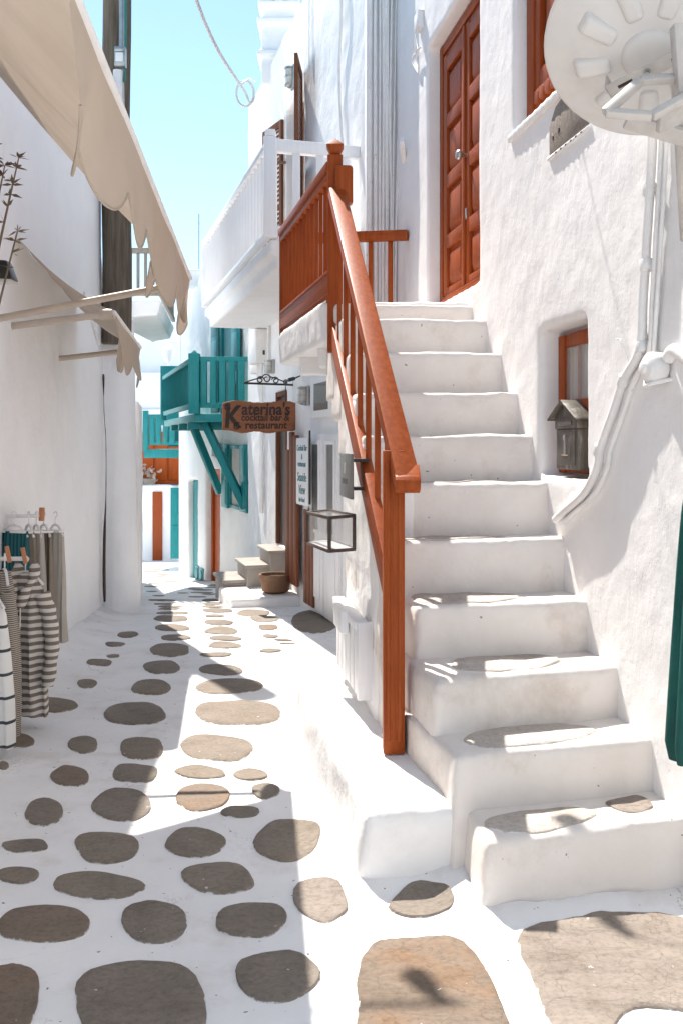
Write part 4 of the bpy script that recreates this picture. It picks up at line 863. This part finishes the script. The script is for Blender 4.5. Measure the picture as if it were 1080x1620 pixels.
# teal window with two shutters
tw = MB().fr(WT, 14.62, 15.25, -.02, .012, -1.02, -.08).build('window', M['curtain'], hT); door_frame(WT, 14.58, 15.3, -.02, .05, -1.05, -.04, .06, M['teal'], tw, sill=True)
for a, b in ((14.22, 14.60), (15.28, 15.66)):
    sh = MB().fr(WT, a, b, .04, .075, -1.06, -.03).build('shutter', M['teal'], tw, .005)
    for z in (-1.0, -.5): MB().fr(WT, a + .06, b - .06, .073, .085, z, z + .40).build('panel', M['teal'], sh, .006)
# upper balcony door
ub = MB().fr(WT, 15.1, 15.75, -.02, .02, .45, 2.35).build('balcony_door', M['teal'], hT); door_frame(WT, 15.05, 15.8, -.01, .05, .45, 2.4, .07, M['teal'], ub)
for a, b in ((14.62, 15.04), (15.82, 16.3)):
    sh = MB().fr(WT, a, b, .05, .085, .5, 2.38).build('shutter', M['teal'], ub, .005)
    for z0, z1 in ((.58, 1.1), (1.2, 1.72), (1.8, 2.3)): MB().fr(WT, a + .07, b - .07, .083, .093, z0, z1).build('panel', M['teal_pale'], sh, .006)
# teal balcony
tb = None
c1 = W(308, 660, 14.2); c1 = Vector((c1.x, 14.2, 0)); c2 = Vector((-3.45, 18.5, 0)); c3 = WT.pt(14.35, 0, 0); c3 = Vector((-1.36, 14.25, 0)); c4 = WT.pt(18.6, -.02, 0)
tb = MB().prism([p + z_ * .31 for p in (c1, c3, c4, c2)], [p + z_ * .43 for p in (c1, c3, c4, c2)]).build('balcony', M['teal'], hT, .01)
def railing(parent, a, b, zt, z0, n, mat, wd=.05, mid=None, bw=.035):
    MB().bar(a + z_ * zt, b + z_ * zt, .09, .07).build('rail', mat, parent, .006); MB().bar(a + z_ * z0, b + z_ * z0, .06, .08).build('rail', mat, parent, .006)
    b0 = None
    for k in range(n):
        p = a + (b - a) * ((k + 1) / (n + 1))
        if b0 is None: b0 = MB().rng(p.x - bw / 2, p.x + bw / 2, p.y - bw / 2, p.y + bw / 2, z0, zt).build('baluster', mat, parent, .003); p0 = p
        else: inst(b0, 'baluster', p - p0, parent)
railing(tb, c1, c2, 1.25, .56, 22, M['teal']); railing(tb, c1, c3, 1.25, .56, 5, M['teal'], bw=.09)
MB().rng(c1.x - .08, c1.x + .08, 14.12, 14.28, .43, 1.33).add([(c1.x - .05, 14.15, 1.33), (c1.x + .05, 14.15, 1.33), (c1.x + .05, 14.25, 1.33), (c1.x - .05, 14.25, 1.33), (c1.x, 14.2, 1.4)], [(0, 1, 4), (1, 2, 4), (2, 3, 4), (3, 0, 4), (3, 2, 1, 0)]).build('post', M['teal'], tb, .006)
MB().rng(c2.x - .05, c2.x + .05, 18.45, 18.55, .43, 1.33).build('post', M['teal'], tb, .006)
for (pa, pb) in ((Vector((c1.x + .1, 14.6, .30)), WT.pt(14.42, .03, -1.0)), (Vector((c1.x - .25, 15.6, .30)), WT.pt(15.9, .03, -.85))):
    MB().bar(pa, pb, .11, .11).build('strut', M['teal'], tb, .006)
for y in (14.6, 15.7, 16.8): MB().bar(Vector((c1.x - .295 * (y - 14.2) - .05, y, .26)), WT.pt(y + .2, 0, .26), .1, .1).build('joist', M['teal'], tb, .005)
# end shutters, second balcony
MB().rng(-3.66, -3.22, 19.2, 19.26, .35, 1.55).build('end_shutter', M['teal'], hT, .006)
sh = MB().rng(-3.60, -3.37, 20.0, 20.06, -2.45, -.95).build('end_shutter', M['teal'], hT, .006); 
for z in (-2.35, -1.65): MB().rng(-3.56, -3.41, 19.985, 20.0, z, z + .6).build('panel', M['teal'], sh, .005)
b2 = MB().rng(-4.58, -3.70, 22, 23.6, -.36, -.16).build('balcony', M['teal'], hT, .01)
railing(b2, Vector((-4.54, 22.04, 0)), Vector((-3.78, 22.04, 0)), .62, -.02, 4, M['teal'], bw=.1); railing(b2, Vector((-4.54, 22.04, 0)), Vector((-4.54, 23.5, 0)), .62, -.02, 8, M['teal'])
MB().rng(-4.60, -4.48, 21.98, 22.10, -.2, .74).build('post', M['teal'], b2, .006); MB().rng(-4.2, -3.8, 23.0, 23.05, -.1, .6).build('back_panel', M['teal'], b2)
ant = MB().tube([W(315, 432, 18), W(315, 338, 18)], .012, 6).build('antenna', M['steel']); tag(ant, 'thin vertical antenna mast on the roof beyond the white balcony', 'antenna')
q = soft(MB().rng(-2.9, -2.55, 17.6, 18.0, 2.9, 3.22), 'roof_vent', M['plaster'], None, .03, 4, ((.4, .01),)); tag(q, 'small white rounded roof vent at the foot of the antenna', 'vent')
# lamp on the far wall
def lantern(p, label):
    e = empty('wall_lantern', p, label, 'lamp')
    MB().lathe(p, [(.02, -.1), (.07, -.08), (.11, .05), (.13, .16), (.15, .17), (.05, .27), (.02, .30)], 8).build('lantern_body', M['white_wood'], e, smooth=20); MB().tube([p + Vector((0, 0, -.1)), p + Vector((.02, .1, -.25)), p + Vector((.05, .3, -.2))], .03, 8).build('arm', M['white_wood'], e)
lantern(W(267, 566, 19.5), 'white lantern on a curved arm above the teal balcony')
bulkhead(WT.pt(15.95, .04, -.28 + .15), WT.n, .24, .16, 'small caged wall lamp under the teal balcony')

# ------------------------------------------------------------------ end of the lane
hE = empty('end_house', (-5, 27, -3.2), 'pale stepped white house closing the end of the lane with a red brown gate', 'house')
MB().rng(-8, -2, 29, 34, -3.6, 3.1).build('wall', M['far_plaster'], hE, .05); MB().rng(-7, -2, 26.6, 29.2, -3.6, 1.95).build('wall', M['far_plaster'], hE, .05)
MB().rng(-7, -2, 26.5, 26.65, .85, .93).build('cornice', M['far_plaster'], hE, .02)
ew = MB().rng(-7, -3.9, 25.2, 26.7, -3.6, -1.18); ew.rng(-5.35, -4.5, 25.05, 25.3, -3.6, -1.12); soft(ew, 'wall', M['far_plaster'], hE, .05, 4, ((.6, .03),))
gt = MB().rng(-5.6, -4.05, 26.4, 26.62, -1.15, .3).build('gate', M['red_dark'], hE, .02)
for k in range(4): MB().rng(-5.56 + k * .38, -5.22 + k * .38, 26.36, 26.42, -1.05, .2).build('panel', M['red_dark'], gt, .02)
od = MB().rng(-4.97, -4.72, 24.98, 25.1, -3.25, -1.3).build('orange_door', M['orange'], hE, .01)
MB().rng(-5.5, -5.3, 25.12, 25.2, -1.95, -1.25).build('small_window', M['red_dark'], hE, .01)
fp = W(236, 757, 26); fl = empty('flower_pot', fp, 'round pot of dried flowers on the wall before the red brown gate', 'pot')
MB().lathe(fp - z_ * .2, [(.12, 0), (.2, .2)], 14).build('pot', M['terra_far'], fl)
q = MB()
for k in range(46):
    c_ = fp + Vector((rnd.gauss(0, .17), rnd.gauss(0, .1), .1 + rnd.gauss(0, .1))); a = Vector((rnd.gauss(0, 1), rnd.gauss(0, 1), rnd.gauss(0, 1))).normalized() * .07; b = a.orthogonal().normalized() * .05
    q.add([c_ - a, c_ + b, c_ + a, c_ - b], [(0, 1, 2, 3)])
q.build('flowers', M['terra_far'], fl)['kind'] = 'stuff'

# ------------------------------------------------------------------ left side
WL = Wall(-2.44 + .087 * 9.7, -.087, 1)
hL = empty('left_house', (-2.8, 7, -1.7), 'big plain white house wall in shade on the left side of the lane', 'house')
mb = MB(); mb.fr(WL, 3.5, 9.75, -.5, 0, -2.1, 3.62); soft(mb, 'wall', M['plaster_left'], hL, .03, 5, ((1.2, .05), (.12, .006)))
MB().fr(WL, -4, 9.5, -4, -.4, -2.1, 3.55).fr(WL, -4, 3.52, -.42, -.01, -2.1, 3.58).build('wall', M['plaster'], hL, .03)
MB().fr(WL, 9.0, 9.6, -1.0, -.3, 3.5, 4.12).build('parapet', M['plaster'], hL, .04)
mb = MB(); mb.lathe((-2.30, 9.85, 0), [(.27, -2.0), (.22, -1.7), (.185, -1.3), (.165, .2), (.15, 1.25), (.14, 1.3)], 18); mb.rng(-2.75, -2.35, 9.7, 10.2, -2, 1.2)
soft(mb, 'pilaster', M['plaster_left'], hL, .02, 5, ((.5, .02), (.1, .006)))
lw = soft(MB().prism([Vector((-2.9, 10.2, -2.3)), Vector((-2.16, 10.2, -2.3)), Vector((-2.62, 12.5, -2.4)), Vector((-3.4, 12.5, -2.4))], [Vector((-2.9, 10.2, .45)), Vector((-2.16, 10.2, .45)), Vector((-2.62, 12.5, .42)), Vector((-3.4, 12.5, .42))]), 'garden_wall', M['plaster'], None, .025, 8, ((.5, .03),)); tag(lw, 'low rounded white wall just behind the pilaster', 'wall')
MB().tube(spl([W(164, 592, 9.62), W(165, 650, 9.6), W(168, 700, 9.6), W(168, 780, 9.58), W(166, 840, 9.56), W(165, 900, 9.54), W(166, 952, 9.52)]), [.009, .012, .010, .006, .003, .003, .004, .004, .003, .003, .004, .003, .003, .004, .003, .003, .004, .005, .004, .005, .007, .008, .010, .012, .014, .015, .015, .015, .015, .016, .016, .016, .016, .016, .015, .012, .010], 7).build('gap', M['door_dark'], hL, smooth=60)  # dark tube standing in for the shade inside the gap
MB().tube([WL.pt(8.6, .012, 1.36), WL.pt(9.3, .012, 1.02), WL.pt(9.45, .012, .98)], .010, 6).build('cable', M['whitepipe'], hL, smooth=60)
# wooden pole
po = empty('utility_pole', (-2.29, 9.62, 1.1), 'weathered wooden utility pole rising above the white pilaster', 'pole')
MB().tube([Vector((-2.285 + .01 * math.sin(k), 9.64, 1.0 + k * .45)) for k in range(10)], [.15, .149, .148, .147, .146, .145, .144, .143, .142, .14], 18).build('shaft', M['pole'], po, smooth=60)
MB().tube(spl([W(193, -30, 9.5), W(193, 60, 9.5), W(192, 120, 9.5), W(194, 200, 9.5)]), .03, 8).build('conduit', M['steel'], po, smooth=60)
MB().tube(spl([W(199, -30, 9.45), W(199, 70, 9.45), W(197, 130, 9.45)]), .014, 8).build('cable', M['gcable'], po, smooth=60)
c_ = W(191, 91, 9.42); MB().box(c_, (.11, .09, .20)).box(c_ + Vector((0, -.03, .06)), (.09, .08, .05)).build('connector', M['steel'], po, .012); MB().box(c_ + Vector((0, -.05, -.015)), (.075, .02, .09)).build('cover', M['white_wood'], po, .006)
MB().tube(spl([W(187, 112, 9.45), W(186, 150, 9.45), W(188, 185, 9.48)]), .05, 8).build('strap', M['whitepipe'], po, smooth=60)
# balcony house behind the pole
hB = empty('balcony_house', (-3.9, 14.5, -2.2), 'white house behind the pole with a projecting balcony and grey wooden rail', 'house')
MB().prism([Vector(v) for v in ((-7.5, 13.2, -2.6), (-3.02, 13.2, -2.6), (-4.3, 18, -2.9), (-8, 18, -2.9))], [Vector(v) for v in ((-7.5, 13.2, 2.3), (-3.02, 13.2, 2.3), (-4.3, 18, 2.3), (-8, 18, 2.3))]).build('wall', M['far_plaster'], hB, .05)
b3 = soft(MB().prism([Vector((-3.3, 13.4, 1.74)), Vector((-2.60, 13.4, 1.80)), Vector((-2.97, 16.5, 1.80)), Vector((-3.3, 16.5, 1.74))], [Vector((-3.3, 13.4, 2.0)), Vector((-2.53, 13.4, 2.0)), Vector((-2.9, 16.5, 2.0)), Vector((-3.3, 16.5, 2.0))]), 'balcony', M['plaster'], hB, .025, 2, ((.5, .012),))
railing(b3, Vector((-3.2, 13.45, 0)), Vector((-2.56, 13.45, 0)), 2.72, 2.12, 5, M['pale_grey_wood'], bw=.04); railing(b3, Vector((-2.56, 13.45, 0)), Vector((-2.9, 16.4, 0)), 2.72, 2.12, 14, M['pale_grey_wood'], bw=.04)

# ------------------------------------------------------------------ awnings
def awning(name_lab, f0, f1, w0, w1, drop, scallops, mat, seed, nx=70):
    """front edge f0 (near) - f1 (far), wall edge w0 - w1"""
    e = empty('awning', (f0 + f1) / 2 - z_ * drop, name_lab, 'awning', None)
    r2 = random.Random(seed); rows = []
    for j in range(14):
        t = j / 13; row = []
        for i in range(nx):
            s = i / (nx - 1); a = f0 + (f1 - f0) * s; b = w0 + (w1 - w0) * s; p = a + (b - a) * t
            p = p - z_ * (.05 * math.sin(math.pi * t) + .008 * math.sin(s * 23 + seed) * t) ; row.append(p)
        rows.append(row)
    MB().sheet(rows).build('canopy', mat, e, smooth=80)
    rows = []; out_ = Vector((1, 0, 0)); nr = 12
    nv = nx * 5
    for j in range(nr):
        row = []
        for i in range(nv):
            s = i / (nv - 1); p = f0 + (f1 - f0) * s; ph = s * scallops
            fr_ = ph % 1; dd = drop * (.76 + .32 * (max(0, math.sin(math.pi * min(1, fr_ * 1.02))) ** .8) * (.75 + .35 * fr_) + .08 * math.sin(ph * 1.1 + seed)) 
            t = j / (nr - 1)
            sway = (.035 * math.sin(ph * 1.7 + seed) + .018 * math.sin(ph * 3.3 + t * 2)) * t
            row.append(p - z_ * (dd * t) + out_ * (sway + .004) + Vector((0, .02 * math.sin(ph * 2.7 + 1) * t, 0)))
        rows.append(row)
    MB().sheet(rows).build('valance', mat, e, smooth=80)
    MB().tube(spl(rows[-1][::2], 1), .004, 5).build('hem', mat, e, smooth=60)
    MB().tube([f0, f1], .016, 8).build('front_bar', M['whitepipe'], e, smooth=60)
    return e
H1 = .96
f1 = W(300, 440, 5.52); f0 = W(105, -36, 1.96)
w1 = W(-10, 107, 5.45); w0 = Vector((-1.80, 1.9, 2.35))
aw = awning('large tan canvas awning with scalloped valance hanging over the lane at top left', f0, f1, w0, w1, .335, 9, M['awning'], 3)
M['arm'] = noisy('cream_tube', (.44, .37, .31, 1), (.52, .45, .385, 1), 6, 4, .4, .1, 30)
MB().tube([W(-40, 511, 5.3), W(266, 453, 5.5)], .021, 10).build('arm', M['arm'], aw, smooth=60)
g0 = W(180, 494, 6.2); g1 = W(222, 550, 8.3)
aw2 = awning('smaller tan canvas awning with torn scalloped valance beyond the large one', g0, g1, WL.pt(6.2, 0, 1.36), WL.pt(8.3, 0, 1.2), .33, 5, M['awning'], 8, 40)
MB().tube([W(-30, 522, 6.15), W(176, 496, 6.2)], .024, 10).lathe(W(171, 497, 6.19), [(.034, -.05), (.036, 0), (.03, .03)], 12, (1, 0, .1)).build('arm', M['arm'], aw2, smooth=60)
MB().tube([W(-30, 581, 7.6), W(186, 557, 7.7)], .022, 10).build('arm', M['arm'], aw2, smooth=60)
# flood lamp on the left
p = W(6, 428, 5.2); fd = empty('flood_lamp', p, 'black flood lamp under the awnings at the left edge', 'lamp')
MB().hexa([p + Vector(v) for v in ((-.12, -.06, -.05), (.065, -.06, -.055), (.065, .06, -.055), (-.12, .06, -.05), (-.12, -.04, .06), (.03, -.04, .05), (.03, .04, .05), (-.12, .04, .06))]).build('housing', M['black'], fd, .008)
MB().hexa([p + Vector(v) for v in ((-.11, -.055, -.062), (.06, -.055, -.068), (.06, .055, -.068), (-.11, .055, -.062), (-.11, -.055, -.05), (.06, -.055, -.056), (.06, .055, -.056), (-.11, .055, -.05))]).build('lens', M['lampglass'], fd)
MB().tube([p + Vector((-.1, 0, .03)), p + Vector((-.25, .02, .05))], .02, 8).build('arm', M['black'], fd)
# oleander
ob = Vector((-2.02, 5.0, G(5.0))); ol_ = empty('oleander', ob, 'slim oleander with narrow brownish leaves showing under the awning at left', 'plant')
MB().lathe(ob, [(.14, 0), (.18, .1), (.2, .3), (.21, .33), (.18, .33), (.16, .28)], 18).build('pot', M['terracotta'], ol_, smooth=50)
stems, leaves = MB(), MB()
def leaf(p, d, ln):
    d = Vector(d).normalized(); s_ = d.cross(Vector((rnd.gauss(0, 1), rnd.gauss(0, 1), rnd.gauss(0, 1)))).normalized() * ln * .13
    leaves.add([p, p + d * ln * .4 + s_, p + d * ln - z_ * ln * .1, p + d * ln * .4 - s_], [(0, 1, 2, 3)])
for tx, ty, td in ((30, 250, 5), (20, 292, 4.9), (8, 262, 5.05), (-10, 230, 5.1), (28, 366, 4.6)):
    tp = W(tx, ty, td); q = [ob + z_ * .3, ob + Vector((.02, 0, 1.4)), ob.lerp(tp, .72) + Vector((-.06, 0, .15)), tp]
    s_ = spl(q, 8); stems.tube(s_, [.014 - .011 * i / len(s_) for i in range(len(s_))], 6)
    for i in range(len(s_) - 4, len(s_)):
        for k in range(3 if i < len(s_) - 2 else 8): leaf(s_[i], (rnd.gauss(0, .8), rnd.gauss(0, .8), rnd.uniform(-.1, .9)), rnd.uniform(.045, .075))
stems.build('stem', M['bark'], ol_); leaves.build('leaves', M['leaf'], ol_)['kind'] = 'stuff'

# ------------------------------------------------------------------ clothes
def rack(name, a, b, z, lab):
    e = empty('clothes_rack', Vector(((a.x + b.x) / 2, (a.y + b.y) / 2, G(a.y))), lab, 'clothes rack')
    MB().bar(a, b, .03, .022).build('rail', M['hanger'], e, .004)
    for p in (a,): MB().tube([Vector((p.x, p.y, G(p.y))), p + z_ * .02], .014, 8).bar(Vector((p.x - .02, p.y - .2, G(p.y) + .02)), Vector((p.x - .02, p.y + .2, G(p.y) + .02)), .03, .03).build('upright', M['hanger'], e)
    return e
r1 = rack('rack', W(-60, 818, 6.0), W(66, 816, 6.0), 0, 'white rail stand at the left wall holding hanging trousers')
MB().bar(W(66, 824, 6.0), W(67, 803, 6.0), .03, .03).build('peg', M['clip'], r1, .004)
r2_ = rack('rack', W(-50, 884, 5.25), W(44, 884, 5.25), 0, 'lower white rail stand in front with striped shirts')
def hanger(p, wd, yaw, parent):
    u = Vector((math.cos(yaw), math.sin(yaw), 0))
    MB().tube(spl([p + z_ * .02 - u * .015, p + z_ * .035, p + z_ * .02 + u * .018, p - z_ * .01, p - z_ * .05]), .004, 6).tube(spl([p - z_ * .05, p - z_ * .06 + u * wd * .2, p - z_ * .12 + u * wd * .5]), .008, 6).tube(spl([p - z_ * .05, p - z_ * .06 - u * wd * .2, p - z_ * .12 - u * wd * .5]), .008, 6).build('hanger', M['hanger'], parent, smooth=60)
def trousers(px, ztop, hem, yaw, mat, lab, d, wd, seed):
    p = W(px, 818, d); e = empty('hanging_trousers', Vector((p.x, p.y, p.z - hem)), lab, 'trousers', 'trousers on the back rail'); hanger(p, wd * .9, yaw, e)
    u = Vector((math.cos(yaw), math.sin(yaw), 0)); v = Vector((-u.y, u.x, 0)); rows = []
    for j in range(22):
        t = j / 21; row = []; w2 = wd * (.42 + .16 * t); th = .028 + .03 * t
        for i in range(36):
            a = i / 36 * 6.28; fold = .010 * math.sin(a * 5 + seed) * (.3 + t) + .006 * math.sin(a * 9 + seed * 2 + t * 3)
            row.append(p - z_ * (.085 + (hem - .085) * t) + u * (math.cos(a) * w2 * (1 + .03 * math.sin(t * 7 + seed))) + v * ((math.sin(a) * th + fold)))
        rows.append(row)
    MB().sheet(rows, True).build('cloth', mat, e, smooth=80)
    MB().bar(p - z_ * .09 - u * wd * .42, p - z_ * .09 + u * wd * .42, .06, .012).build('waist_clip', M['hanger'], e)
for px, hem, yaw, m, lab, d, wd, s_ in ((22, .56, -.35, 'trouser_teal', 'teal cotton trousers nearest the rack post', 5.9, .24, 1), (46, .60, -.9, 'trouser_tan', 'tan linen trousers in the middle of the back rail', 5.95, .19, 2), (58, .64, -.9, 'trouser_cream', 'cream trousers hanging between tan and striped ones', 6.0, .18, 3),
                                 (70, .70, -.8, 'trouser_band', 'tan trousers with dark edge stripes on the back rail', 6.05, .18, 4), (88, .80, -.5, 'trouser_cream', 'long pale trousers at the street end of the back rail', 6.1, .15, 5)):
    trousers(px, 0, hem, yaw, M[m], lab, d, wd, s_)
def shirt(px, py, d, hem, yaw, mat, lab, wd, seed, sleeves=True, hood=False, group='shirts on the front rail'):
    p = W(px, py, d); e = empty('hanging_shirt', Vector((p.x, p.y, p.z - hem)), lab, 'shirt', group); hanger(p, wd, yaw, e)
    u = Vector((math.cos(yaw), math.sin(yaw), 0)); v = Vector((-u.y, u.x, 0)); rows = []; n = 40
    for j in range(30):
        t = j / 29
        if t < .14: w2 = wd * (.10 + .40 * (t / .14) ** .7); zz = .055 + .10 * (t / .14)
        else: w2 = wd * (.50 + .10 * (t - .14)); zz = .155 + (hem - .155) * (t - .14) / .86
        th = .03 + .032 * min(1, t * 2.5); row = []
        for i in range(n):
            a = i / n * 6.283; c_, s_ = math.cos(a), math.sin(a); fold = (.020 * math.sin(c_ * 6 + seed + t) + .012 * math.sin(c_ * 13 + seed * 3 - t * 2)) * min(1, t * 1.4)
            row.append(p - z_ * (zz + .012 * math.sin(a * 2 + seed) * t) + u * (math.copysign(abs(c_) ** .8, c_) * w2) + v * (s_ * th + fold))
        rows.append(row)
    body = MB().sheet(rows, True)
    body.build('body', mat, e, smooth=80)
    if sleeves:
        for sg_ in (-1, 1):
            a = p - z_ * .17 + u * sg_ * wd * .44; q = spl([a, a - z_ * .12 + u * sg_ * .045, a - z_ * .30 + u * sg_ * .062, a - z_ * .50 + u * sg_ * .05 + v * -.03], 6)
            MB().tube(q, [.046 - .012 * i / len(q) + .004 * math.sin(i * 1.7) for i in range(len(q))], 14).build('sleeve', mat, e, smooth=80)
    if hood:
        q = MB()
        for k, (r_, dz, dw) in enumerate(((.030, 0, 1.0), (.026, -.022, .82))):
            q.tube(spl([p - z_ * (.02 - dz) + u * wd * .22 * dw + v * .02, p - z_ * (.075 - dz) + u * wd * .30 * dw - v * .035, p - z_ * (.15 - dz) + u * wd * .17 * dw - v * .07, p - z_ * (.215 - dz) - v * .082,
                        p - z_ * (.15 - dz) - u * wd * .17 * dw - v * .07, p - z_ * (.075 - dz) - u * wd * .30 * dw - v * .035, p - z_ * (.02 - dz) - u * wd * .22 * dw + v * .02]), [r_ * (.8 + .25 * math.sin(i * .55)) for i in range(37)], 10)
        q.build('hood', mat, e, smooth=80)
        q = MB()
        for s_ in (-.012, .014): q.tube(spl([p - z_ * .2 - v * .09 + u * s_, p - z_ * .3 - v * .105 + u * s_ * 1.5, p - z_ * (.43 + s_) - v * .11 + u * s_]), .004, 6)
        q.build('drawstring', M['hanger'], e)
shirt(41, 890, 5.25, .84, -.15, M['shirt'], 'hooded top with broad brown and cream stripes at the street end of the front rail', .21, 2, True, True)
shirt(8, 886, 5.1, .98, -1.1, M['shirt_fine'], 'finely striped long top behind the hooded one', .24, 5)
shirt(-16, 920, 4.75, .80, -.7, M['shawl'], 'white cotton top with dark woven bands at the left edge', .27, 8, False)
q = MB()
for px, py in ((13, 878), (38, 880)): q.bar(W(px - 2, py - 14, 5.15), W(px + 3, py + 12, 5.15), .014, .022)
q.build('peg', M['clip'], r2_, .003)

# ------------------------------------------------------------------ satellite dish (upper right, seen from below)
dcn = W(1028, 68, 2.9); nb = Vector((-.22, -.58, -.72)).normalized()     # nb : direction of its back, towards the lane
dish = empty('satellite_dish', dcn, 'white satellite dish seen from behind at the top right corner', 'satellite dish')
rad = .315; prof = []
for k in range(13): r = rad * k / 12; prof.append((max(r, .001), .085 * (1 - (r / rad) ** 2)))
outer = prof[:]; rimp = [(rad + .006, -.004), (rad + .006, -.014), (rad - .004, -.012)]
inner = [(r, h - .012) for r, h in reversed(prof[:-1])]
MB().lathe(dcn, outer + rimp + inner, 56, nb, cap=False).build('shell', M['dish'], dish, smooth=60)
xx = (Vector((-1, 0, 0)) - nb * (-nb.x)).normalized(); yy = nb.cross(xx)
RIB0 = .40
def onD(a, r, h): return dcn + nb * h + (xx * math.cos(a) + yy * math.sin(a)) * r
for k in range(9):
    a = k * 2 * math.pi / 9 + RIB0; t1_, t2_ = .115, .238; q = MB(); hw = .040
    rd = (xx * math.cos(a) + yy * math.sin(a)); sd2 = nb.cross(rd); h1 = .085 * (1 - (t1_ / rad) ** 2); h2 = .085 * (1 - (t2_ / rad) ** 2)
    q.hexa([onD(a, t1_, h1 - .02) - sd2 * hw * .8, onD(a, t1_, h1 - .02) + sd2 * hw * .8, onD(a, t2_, h2 - .02) + sd2 * hw, onD(a, t2_, h2 - .02) - sd2 * hw,
            onD(a, t1_, h1 + .012) - sd2 * hw * .55, onD(a, t1_, h1 + .012) + sd2 * hw * .55, onD(a, t2_ - .02, h2 + .034) + sd2 * hw * .7, onD(a, t2_ - .02, h2 + .034) - sd2 * hw * .7]); q.build('rib', M['dish'], dish, .014, 4, 80)
MB().lathe(dcn, [(.085, .075), (.075, .092), (.055, .100), (.02, .102)], 32, nb).build('hub', M['dish'], dish, .006, smooth=40)
# bracket : slotted arm plate, box frame, clamp and mast
fm = Frame(dcn + nb * .115, (W(1060, 20, 2.8) - W(960, 120, 2.8)), nb, (0, 0, 1)); uu = fm.u - nb * fm.u.dot(nb); uu.normalize(); vv = nb.cross(uu); fb = Frame(dcn + nb * .115, uu, vv, nb)
M['bracket'] = plain('white_bracket', (.50, .465, .43), .5)
q = MB().fr(fb, -.13, .12, -.022, .022, .05, .056).fr(fb, -.13, -.124, -.022, .022, -.01, .056).fr(fb, .114, .12, -.03, .022, -.01, .056); q.build('slotted_arm', M['bracket'], dish, .002)
q = MB()
for a in (-.095, .07): q.fr(fb, a, a + .045, -.005, .005, .0555, .0575)
q.build('slot', M['dark'], dish); MB().lathe(fb.pt(-.005, 0, .056), [(.014, 0), (.014, .004), (.009, .004), (.009, .012), (.002, .013)], 12, nb).build('bolt', M['steel'], dish)
F0 = [W(957, 178, 2.55), W(1012, 128, 2.6), W(1090, 122, 2.62), W(1090, 150, 2.56), W(1030, 184, 2.54)]
q = MB()
for i in range(len(F0)): q.bar(F0[i], F0[(i + 1) % len(F0)], .022, .026, up=nb)
q.build('mount_frame', M['bracket'], dish, .004)
q = MB().bar(W(1040, 195, 2.6), W(1095, 170, 2.62), .06, .02, up=nb).bar(W(990, 190, 2.7), W(1095, 222, 2.72), .05, .02, up=nb).bar(W(1070, 40, 2.6), W(1078, 150, 2.6), .04, .03); q.build('mount_plate', M['bracket'], dish, .004)
mA_ = W(1075, 130, 2.75); q = MB().tube([mA_, Vector((mA_.x + .06, mA_.y + .1, .62)), Vector((1.30, 2.9, .55))], .026, 12); q.build('mast', M['bracket'], dish, smooth=60)
# green folded parasol at the right edge
gp_ = W(1088, 1040, 2.85); gpar = empty('folded_parasol', W(1088, 1205, 2.85), 'dark green folded parasol hanging down at the right edge', 'parasol')
rows = []
for j in range(16):
    t = j / 15; y_ = 780 + 425 * t; c_ = W(1098 - 9 * t, y_, 2.85); rr_ = (.025 + .035 * t ** .7) * (1 if j < 15 else .8)
    rows.append([c_ + Vector((math.cos(a), math.sin(a), 0)) * rr_ * (1 + .22 * math.sin(a * 5 + t)) for a in [k / 40 * 6.283 for k in range(40)]])
q = MB().sheet(rows, True); q.f.append(tuple(range(15 * 40, 16 * 40))); q.build('canopy', M['green'], gpar, smooth=70)
MB().tube([W(1098, 700, 2.85), W(1089, 1215, 2.85)], .009, 8).build('pole', M['iron'], gpar)

# overhead wires with small lamps (their shadows fall across the foreground)
def shadow_src(px, py, hgt):
    gpt = ground_hit(px, py); return Vector((gpt.x - KX * hgt, gpt.y + KY * hgt, gpt.z + hgt))
def wire_lamp(a, b, lampat, label, wd, wr=.012):
    e = empty('wire_lamp', lampat - z_ * .3, label, 'lamp', 'lamps on wires across the lane')
    MB().tube([a, lampat, b], wr, 6).build('wire', M['black'], e)
    MB().lathe(lampat - z_ * .26, [(wd * .6, 0), (wd * .55, .1), (wd * .3, .2), (.02, .26)], 14).build('shade', M['black'], e, smooth=50); MB().lathe(lampat - z_ * .28, [(.03, 0), (.04, .03), (.03, .08)], 10).build('bulb', M['lampglass'], e)
la = shadow_src(705, 1600, 4.6); wire_lamp(Vector((-1.9, la.y + .05, la.z + .1)), Vector((la.x + .05, la.y, la.z)), la, 'black shaded lamp on a wire high over the foreground', .07)
lb = shadow_src(1000, 1490, 4.6); wire_lamp(Vector((1.3, lb.y - .6, lb.z + .1)), Vector((lb.x - .02, lb.y, lb.z)), lb, 'black shaded lamp on an arm high beside the satellite dish', .075, .004)
# backdrop hills are hidden by the houses: unseen house added behind the camera, sized for bounce light
hb = empty('rear_house', (0, -6, -1.5), 'unseen white house added behind the viewer for bounce light', 'house')
MB().rng(-6, -.6, -9, -5, -1.9, 4).build('wall', M['far_plaster'], hb, .05)
